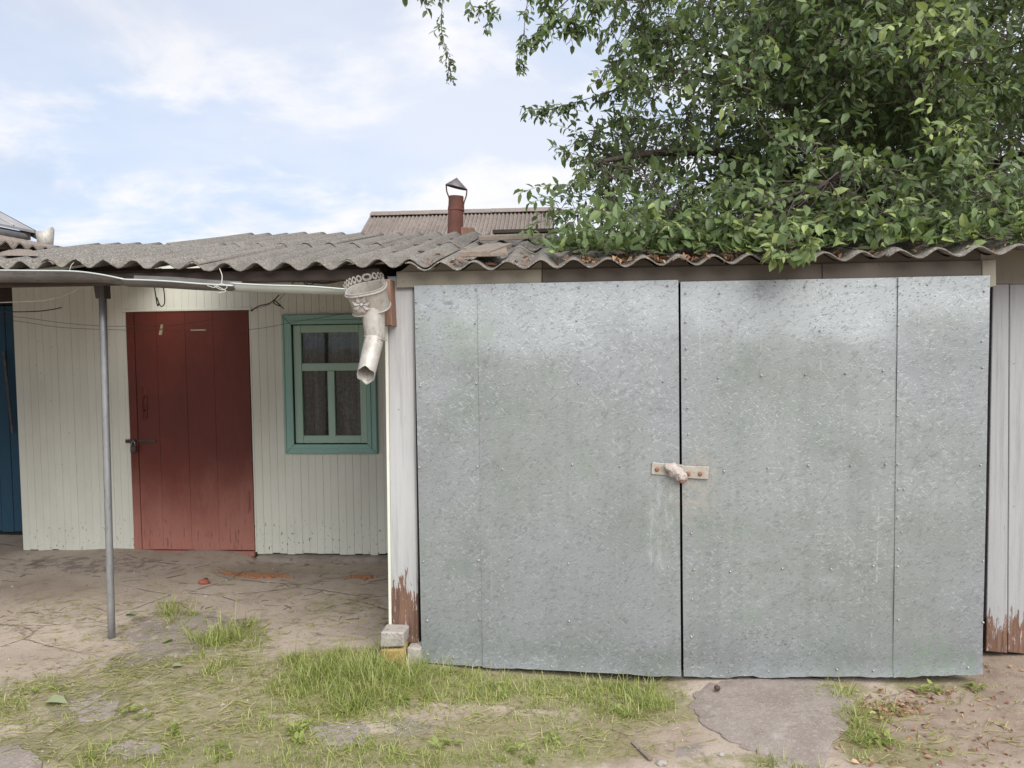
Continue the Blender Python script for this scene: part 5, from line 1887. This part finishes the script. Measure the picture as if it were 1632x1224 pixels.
# ------------------------------------------------------------------ apple tree
tree = thing('apple_tree', (2.6, 7.6, 0), 'leafy apple tree leaning over the garage roof at the upper right', 'tree')
rt = np.random.default_rng(2024)
bark = []
trunk_path = smooth_path([(2.6, 7.6, -.1), (2.62, 7.55, .8), (2.5, 7.4, 1.7), (2.45, 7.3, 2.5), (2.4, 7.2, 3.2)], 5)
obj('trunk', tube(trunk_path, np.linspace(.17, .11, len(trunk_path)), 12), MAT_BARK, tree, True)
FORK = np.array([2.45, 7.3, 2.5])
FORK2 = np.array([2.4, 7.2, 3.15])
limbs = []


def limb(pts, r0, r1):
    P_ = smooth_path(pts, 7)
    obj('branch', tube(P_, np.linspace(r0, r1, len(P_)), 7), MAT_BARK, tree, True)
    limbs.append(P_)


limb([FORK, (1.9, 6.5, 2.85), (1.2, 5.7, 2.95), (.55, 5.1, 2.85), (.15, 4.85, 2.75)], .06, .012)
limb([FORK2, (1.7, 6.5, 3.5), (1.0, 6.0, 3.6), (.45, 5.7, 3.6)], .05, .010)
limb([FORK, (2.3, 6.3, 2.75), (2.0, 5.4, 2.75), (1.6, 4.8, 2.65), (1.35, 4.35, 2.5)], .06, .012)
limb([FORK2, (2.5, 6.3, 3.4), (2.4, 5.4, 3.4), (2.1, 4.8, 3.15), (1.9, 4.5, 2.95)], .055, .012)
limb([FORK2, (2.0, 6.6, 3.9), (1.2, 5.9, 4.3), (.6, 5.35, 4.45), (.15, 5.0, 4.5)], .055, .008)
limb([FORK2, (2.4, 6.9, 4.0), (2.0, 6.3, 4.7), (1.5, 5.8, 5.2)], .07, .02)
limb([FORK2, (3.0, 6.6, 3.9), (3.3, 5.8, 4.2), (3.3, 5.0, 4.1)], .06, .015)
limb([FORK, (2.9, 6.6, 2.8), (3.0, 5.8, 2.9), (2.8, 5.0, 2.75), (2.55, 4.5, 2.55)], .05, .012)
limb([FORK2, (1.9, 6.9, 3.6), (1.3, 6.6, 3.9), (.75, 6.4, 4.1)], .045, .010)
limb([FORK2, (2.6, 7.2, 4.4), (2.7, 7.0, 5.4), (2.6, 6.8, 6.0)], .08, .02)
LIMBP = np.vstack(limbs)

polyc = [(1015, -60), (1000, 60), (1005, 130), (985, 175), (945, 235), (915, 290), (895, 335), (890, 372), (915, 398), (1100, 400), (1250, 392), (1300, 398), (1632, 385), (1720, 385), (1720, -60)]


def inpoly(x_, y_, P_):
    c_ = False
    j = len(P_) - 1
    for i in range(len(P_)):
        if (P_[i][1] > y_) != (P_[j][1] > y_) and x_ < (P_[j][0] - P_[i][0]) * (y_ - P_[i][1]) / (P_[j][1] - P_[i][1]) + P_[i][0]:
            c_ = not c_
        j = i
    return c_


clusters = []          # (point, nshoots, spread, tint bias)
tries = 0
while len(clusters) < 620 and tries < 20000:
    tries += 1
    px, py = rt.uniform(885, 1720), rt.uniform(-60, 402)
    if not inpoly(px, py, polyc):
        continue
    left = np.clip((1330 - px) / 350, 0, 1)
    if rt.random() < left * .70:
        continue
    if px > 1540 and py < 290 and rt.random() < .6:
        continue
    if py < 200 and px < 1250 and rt.random() < .35:
        continue
    Yd = rt.uniform(4.5, 7.6) if py < 300 else rt.uniform(4.1, 6.2)
    if px < 1000:
        Yd = rt.uniform(4.4, 5.6)
    P_ = on_y(px, py, Yd)
    if P_[2] < float(roof_z(P_[0], min(P_[1], 6.0))) + .12:
        continue
    clusters.append((P_, 7, .24, 0.0))
# crown above and right of the frame
for _ in range(170):
    d = rt.normal(0, 1, 3)
    d /= np.linalg.norm(d)
    P_ = np.array([2.0, 6.2, 4.9]) + d * np.array([2.1, 1.7, 1.2]) * rt.random() ** .4
    px, py, w_ = to_px(P_)
    if px < 1650 and py > -40:
        continue
    if P_[0] < 0.2:
        continue
    clusters.append((P_, 7, .28, 0))
# bright shoots hanging over the eave and standing along it
def bright(px, py, Y, n_, b, spread=.12):
    clusters.append((on_y(px, py, Y), n_, spread, b))


for px, py, Y, n_, b in ((1265, 385, 3.85, 9, .45), (1240, 400, 3.80, 7, .45), (1285, 395, 3.85, 6, .40), (1220, 375, 4.0, 6, .3), (930, 392, 4.2, 6, .35), (965, 392, 4.15, 6, .3),
                         (1000, 395, 4.1, 5, .35), (1045, 395, 4.1, 5, .25), (1090, 392, 4.1, 5, .3), (1130, 395, 4.05, 6, .25), (1170, 395, 4.0, 5, .2), (1430, 385, 4.0, 5, .4),
                         (1450, 395, 4.0, 4, .2), (1510, 378, 4.0, 6, .2), (1545, 372, 4.0, 6, .3), (1590, 375, 3.95, 6, .25), (1625, 370, 3.95, 6, .25), (1660, 370, 4.0, 6, .2), (1370, 385, 4.2, 5, .0),
                         (1490, 75, 4.3, 8, .62), (1482, 40, 4.3, 6, .6), (1530, 215, 4.3, 6, .5), (1515, 225, 4.3, 5, .4), (1240, 80, 4.6, 4, .4), (1200, 165, 4.5, 4, .4), (1290, 250, 4.3, 6, .4), (1345, 262, 4.4, 5, .3), (1180, 290, 4.5, 5, .25),
                         (1150, 300, 4.5, 4, .25), (1480, 300, 4.5, 4, .2), (1400, 130, 4.8, 4, .15)):
    bright(px, py, Y, n_, b)

for _ in range(60):
    px = rt.uniform(912, 1330) if rt.random() < .7 else rt.uniform(1330, 1640)
    Yd = rt.uniform(3.95, 4.5)
    q = on_y(px, 385, Yd)
    q[2] = float(roof_z(q[0], Yd)) + rt.uniform(.03, .16)
    clusters.append((q, 4, .10, rt.choice([.0, .12, .3])))
SH = []                # shoots: (points, leaf length scale, tint bias)
TW = []                # twig tubes


def droopy(base, d, L_, sag=.35, k=6):
    pts_ = [np.array(base)]
    v_ = np.array(d, dtype=float)
    v_ /= np.linalg.norm(v_)
    for i in range(k):
        v_ = v_ + np.array([0, 0, -sag / k]) + rt.normal(0, .06, 3)
        v_ /= np.linalg.norm(v_)
        pts_.append(pts_[-1] + v_ * L_ / k)
    return np.array(pts_)


for P_, ns, sp_, tb in clusters:
    i = np.argmin(np.linalg.norm(LIMBP - P_, axis=1))
    A = LIMBP[i]
    mid = (A + P_) / 2 + np.array([rt.normal(0, .14), rt.normal(0, .14), rt.normal(.03, .10)])
    if .05 < np.linalg.norm(A - P_) < 1.3 and to_px(P_)[0] > 990 and rt.random() < .6:
        TW.append((smooth_path([A, mid, P_], 4), .0034, .002))
    out = P_ - np.array([2.2, 6.8, 3.0])
    out /= np.linalg.norm(out)
    for _ in range(ns):
        d = rt.normal(0, .75, 3) + out * .9 + np.array([0, -.15, .1])
        b0 = P_ + rt.normal(0, sp_ * .35, 3)
        pts_ = droopy(b0, d, rt.uniform(.14, .34), rt.uniform(.2, .9))
        SH.append((pts_, rt.uniform(.85, 1.2), tb + rt.normal(0, .10)))
        if np.linalg.norm(b0 - P_) > .01:
            TW.append((np.array([P_, b0]), .003, .0025))


def spray(pxs, Y, dens, sc=1.0, rb=.004, tb=0.0, side=.10):
    """a named branch of the photo, carrying leafy spurs all along"""
    P_ = smooth_path([on_y(p[0], p[1], Y if len(p) < 3 else p[2]) for p in pxs], 6)
    TW.append((P_, rb, .002))
    n_ = int(dens * np.linalg.norm(np.diff(P_, axis=0), axis=1).sum())
    for _ in range(n_):
        k_ = rt.integers(1, len(P_))
        a = P_[k_ - 1] + (P_[k_] - P_[k_ - 1]) * rt.random()
        t_ = P_[k_] - P_[k_ - 1]
        t_ /= np.linalg.norm(t_) + 1e-9
        d = t_ * .5 + rt.normal(0, .6, 3) + np.array([0, 0, -.2])
        SH.append((droopy(a, d, rt.uniform(.05, side), .8, 3), sc * rt.uniform(.7, 1.1), tb + rt.normal(0, .08)))
    return P_


A0 = (985, 130)
spray([(1080, 110, 5.2), (1000, 135, 5.0), (960, 150, 4.9), (910, 165, 4.8), (870, 175, 4.75), (836, 172, 4.7)], 4.8, 46, .9)
spray([(1060, 200, 5.1), (1000, 215, 5.0), (960, 210, 4.9), (943, 200, 4.8)], 4.9, 14, .8)
spray([(1050, 290, 5.0), (980, 265, 4.9), (930, 250, 4.8), (893, 238, 4.75)], 4.8, 24, .85)
spray([(1000, 370, 4.8), (940, 345, 4.7), (900, 335, 4.65), (866, 325, 4.6)], 4.7, 22, .8)
spray([(1040, -30, 4.9), (1010, 40, 4.8), (985, 75, 4.7), (965, 130, 4.7)], 4.8, 7, .8)
spray([(965, 110, 4.7), (958, 125, 4.7), (953, 140, 4.7)], 4.7, 0)
# overhanging limb above the frame and its hanging twigs
spray([(1130, -90, 4.7), (1000, -70, 4.6), (900, -55, 4.5), (800, -60, 4.45), (700, -40, 4.4), (650, -12, 4.4)], 4.5, 30, 1.0, .009)
spray([(702, -40), (705, 0), (703, 40), (708, 70), (716, 100), (719, 124)], 4.4, 52, .62, .003, 0, .07)
spray([(680, -30), (672, -5), (688, 10)], 4.4, 40, .9, .003, 0, .10)
spray([(850, -50), (838, 20), (834, 60), (828, 90), (828, 104)], 4.45, 50, .75, .003, 0, .09)
spray([(900, -50), (880, 15), (868, 45), (850, 60)], 4.5, 60, .95, .003, .15, .13)
spray([(930, -40), (915, 20), (905, 40), (925, 50)], 4.5, 60, .95, .003, .15, .13)
spray([(790, -50), (775, 10), (785, 25), (772, 42)], 4.45, 34, .75, .003, 0, .08)
spray([(745, -45), (750, 5), (765, 12)], 4.45, 34, .9, .003, 0, .1)
spray([(960, -45), (955, 30), (957, 70)], 4.55, 34, .85, .003, 0, .1)
spray([(870, 30), (905, 0), (935, -30)], 4.5, 14, .9, .005)
spray([(912, 20), (910, 60), (902, 72)], 4.5, 4, .8, .002)
spray([(1020, 10, 4.8), (1030, 60, 4.8), (1050, 100, 4.9)], 4.8, 40, 1.0, .004)
spray([(1000, -40), (985, 10), (975, 45), (985, 70)], 4.6, 46, .95, .004, .05, .12)
spray([(1070, 30, 5.0), (1030, 90, 4.9), (1000, 125, 4.9), (975, 145, 4.9)], 4.8, 36, .95, .004, 0, .12)
spray([(880, -30), (870, 10), (890, 30), (915, 35)], 4.5, 60, 1.0, .003, .1, .12)
spray([(940, -30), (945, 15), (935, 40)], 4.5, 60, 1.0, .003, .1, .12)
spray([(1100, 180, 5.1), (1030, 190, 5.0), (985, 185, 4.9)], 4.9, 36, .9, .004, 0, .12)
spray([(1090, 240, 5.1), (1010, 245, 5.0), (950, 262, 4.9), (915, 290, 4.8)], 4.9, 38, .9, .004, 0, .12)
spray([(1100, 0, 5.0), (1080, 60, 5.0), (1050, 120, 5.0)], 4.8, 40, 1.0, .004)

HANGX = (on_y(1215, 420, 3.85)[0], on_y(1288, 420, 3.85)[0])


def over(p, gap):
    """lift points that would sink through the slates"""
    p = np.array(p, dtype=float)
    zr = np.array(roof_z(p[:, 0], np.minimum(p[:, 1], 6.0))) + gap
    hang_ = (p[:, 0] > HANGX[0]) & (p[:, 0] < HANGX[1])
    near_ = (~hang_) & (p[:, 2] < zr + .45) & (p[:, 1] < EAVE_Y + .04)
    p[:, 1] = np.where(near_, EAVE_Y + .04, p[:, 1])
    p[:, 2] = np.where(hang_ & (p[:, 1] < EAVE_Y + .1), np.maximum(p[:, 2], 2.03), p[:, 2])
    m_ = p[:, 1] > EAVE_Y - .03
    p[:, 2] = np.where(m_, np.maximum(p[:, 2], zr), p[:, 2])
    return p


SH = [(over(q[0], .035), q[1], q[2]) for q in SH]
TW = [(over(q[0], .03), q[1], q[2]) for q in TW]
LP, LD, LN, LL, LT = [], [], [], [], []
for pts_, sc, tb in SH:
    n_ = len(pts_)
    Ls = np.linalg.norm(np.diff(pts_, axis=0), axis=1).sum()
    cnt = max(4, int(Ls / .0235))
    for j in range(cnt):
        t_ = (j + rt.random() * .6) / cnt * (n_ - 1)
        k_ = min(int(t_), n_ - 2)
        fr_k = t_ - k_
        p = pts_[k_] * (1 - fr_k) + pts_[k_ + 1] * fr_k
        ax_ = pts_[k_ + 1] - pts_[k_]
        ax_ = ax_ / (np.linalg.norm(ax_) + 1e-9)
        a = j * 2.4 + rt.normal(0, .4)
        s1 = np.cross(ax_, [0.3, .2, 1.0])
        s1 /= np.linalg.norm(s1) + 1e-9
        s2 = np.cross(ax_, s1)
        rad = s1 * cos(a) + s2 * sin(a)
        d = ax_ * rt.uniform(.2, .7) + rad * .9 + np.array([0, 0, -.35 + rt.normal(0, .25)])
        d /= np.linalg.norm(d)
        nn = np.array([.1, -.6, .85]) + rad * .4 + rt.normal(0, .35, 3)
        LP.append(p)
        LD.append(d)
        LN.append(nn)
        LL.append(sc * rt.uniform(.034, .080))
        LT.append(tb)
LP, LD, LN, LL, LT = map(np.array, (LP, LD, LN, LL, LT))
# keep leaves out of the slates
gap_ = LP[:, 2] - np.array(roof_z(LP[:, 0], np.minimum(LP[:, 1], 6.0)))
low_ = (gap_ < .10) & (LP[:, 1] > EAVE_Y - .03) & (LP[:, 1] < 6.2)
LD[low_, 2] = np.abs(LD[low_, 2]) * .6
TN = np.clip(.30 + LT + rt.normal(0, .22, len(LP)), 0, 1)
print('apple leaves', len(LP), 'twigs', len(TW))
# nearest 300 leaves in view become parts of their own
px, py, w_ = to_px(LP)
inv = (px > 640) & (px < 1632) & (py > 0) & (py < 440)
D_ = LD / np.linalg.norm(LD, axis=1, keepdims=True)
S_ = np.cross(LN, D_)
S_ /= np.linalg.norm(S_, axis=1, keepdims=True)
N_ = np.cross(D_, S_)
face = np.abs(np.einsum('ij,ij->i', N_, (CAM - LP) / np.linalg.norm(CAM - LP, axis=1, keepdims=True)))
score = np.where(inv, LL ** 2 * (0.25 + face) / w_ ** 2, 0)
pick = np.argsort(-score)[:296]
protos = []
for i in range(12):
    tv, tf = leaf_template(.08 + .03 * (i % 4), .03 + .03 * (i % 3), .24 + .02 * (i % 3))
    me = bpy.data.meshes.new('leaf')
    me.from_pydata(tv.tolist(), [], [[0, 1, 4], [1, 2, 5, 4], [2, 3, 5], [0, 6, 1], [1, 6, 7, 2], [2, 7, 3]])
    me.materials.append(MAT_LEAF)
    at_ = me.attributes.new('tint', 'FLOAT', 'POINT')
    at_.data.foreach_set('value', np.full(8, (i + .5) / 12, dtype=np.float32))
    protos.append(me)
tl = np.array(tree.location)
for i in pick:
    o = bpy.data.objects.new('leaf', protos[min(11, int(TN[i] * 12))])
    COL.objects.link(o)
    o.parent = tree
    M_ = Matrix.Identity(4)
    for r_ in range(3):
        M_[r_][0] = D_[i][r_] * LL[i]
        M_[r_][1] = S_[i][r_] * LL[i]
        M_[r_][2] = N_[i][r_] * LL[i]
        M_[r_][3] = LP[i][r_] - tl[r_]
    o.matrix_local = M_
rest = np.ones(len(LP), bool)
rest[pick] = False
for nm, msk in (('crown', rest),):
    tm = leaf_template(.12, .06, .25)
    g = leaves_geo(LP[msk], LD[msk], LN[msk], LL[msk], tm)
    cr_o = obj(nm, g, MAT_LEAF, tree, False, 'stuff')
    fattr(cr_o, 'tint', np.repeat(TN[msk], 8))
tg = [tube(p, np.linspace(a, b, len(p)), 4, False) for p, a, b in TW]
tg += [tube(p, .0016, 3, False) for p, _, _ in SH]
obj('twigs', join(*tg), MAT_BARK, tree, False, 'stuff')
# two green apples
for px, py, Y in ((1297, 250, 4.55), (1585, 313, 4.4), (1357, 148, 4.7), (1415, 238, 4.6), (1316, 322, 4.5)):
    c_ = on_y(px, py, Y)
    o = obj('apple', blob(c_, (.018, .018, .017), 2, .05, 2), MAT_WEED, tree, True)
    fattr(o, 'tint', np.full(len(o.data.vertices), .35))

# ------------------------------------------------------------------ dark trees behind
def bush(name, c, rad, n_, lab, seed, lsz=(.06, .11), trunk=None):
    r = np.random.default_rng(seed)
    t_ = thing(name, (c[0], c[1], 0), lab, 'tree')
    base = np.array([c[0], c[1], -.1])
    obj('trunk', tube(smooth_path([base, base + np.array([.05, 0, c[2] * .5]), base + np.array([-.05, .1, c[2] + rad[2] * .5])], 5), np.linspace(.16, .04, 11), 9), MAT_BARK, t_, True)
    nc = max(40, n_ // 140)
    C_ = r.normal(0, 1, (nc, 3))
    C_ /= np.linalg.norm(C_, axis=1, keepdims=True)
    C_ = np.array(c) + C_ * np.array(rad) * r.random((nc, 1)) ** .35
    for k_ in range(0, nc, max(1, nc // 26)):
        obj('branch', tube(smooth_path([base + np.array([0, 0, c[2] * .6 + r.uniform(-.3, .5)]), (base + np.array([0, 0, c[2]]) + C_[k_]) / 2 + r.normal(0, .1, 3), C_[k_]], 4), np.linspace(.03, .006, 9), 5), MAT_BARK, t_, True)
    idx = r.integers(0, nc, n_)
    P_ = C_[idx] + r.normal(0, .20, (n_, 3))
    D__ = r.normal(0, .7, (n_, 3)) + np.array([0, 0, -.4])
    N__ = r.normal(0, .5, (n_, 3)) + np.array([0, -.3, 1])
    g = leaves_geo(P_, D__, N__, r.uniform(*lsz, n_), leaf_template(.12, .05, .2))
    o = obj('crown', g, MAT_DARKLEAF, t_, False, 'stuff')
    fattr(o, 'tint', np.repeat(r.random(n_), 8))
    return t_


bush('dark_tree', (5.2, 10.5, 4.2), (2.3, 1.4, 3.4), 15000, 'dark dense tree at the right edge behind the apple tree', 5)
bush('dark_tree', (2.6, 11.5, 2.6), (2.2, 1.0, 1.6), 9000, 'dark low bushy tree behind the garage ridge and apple trunk', 6)
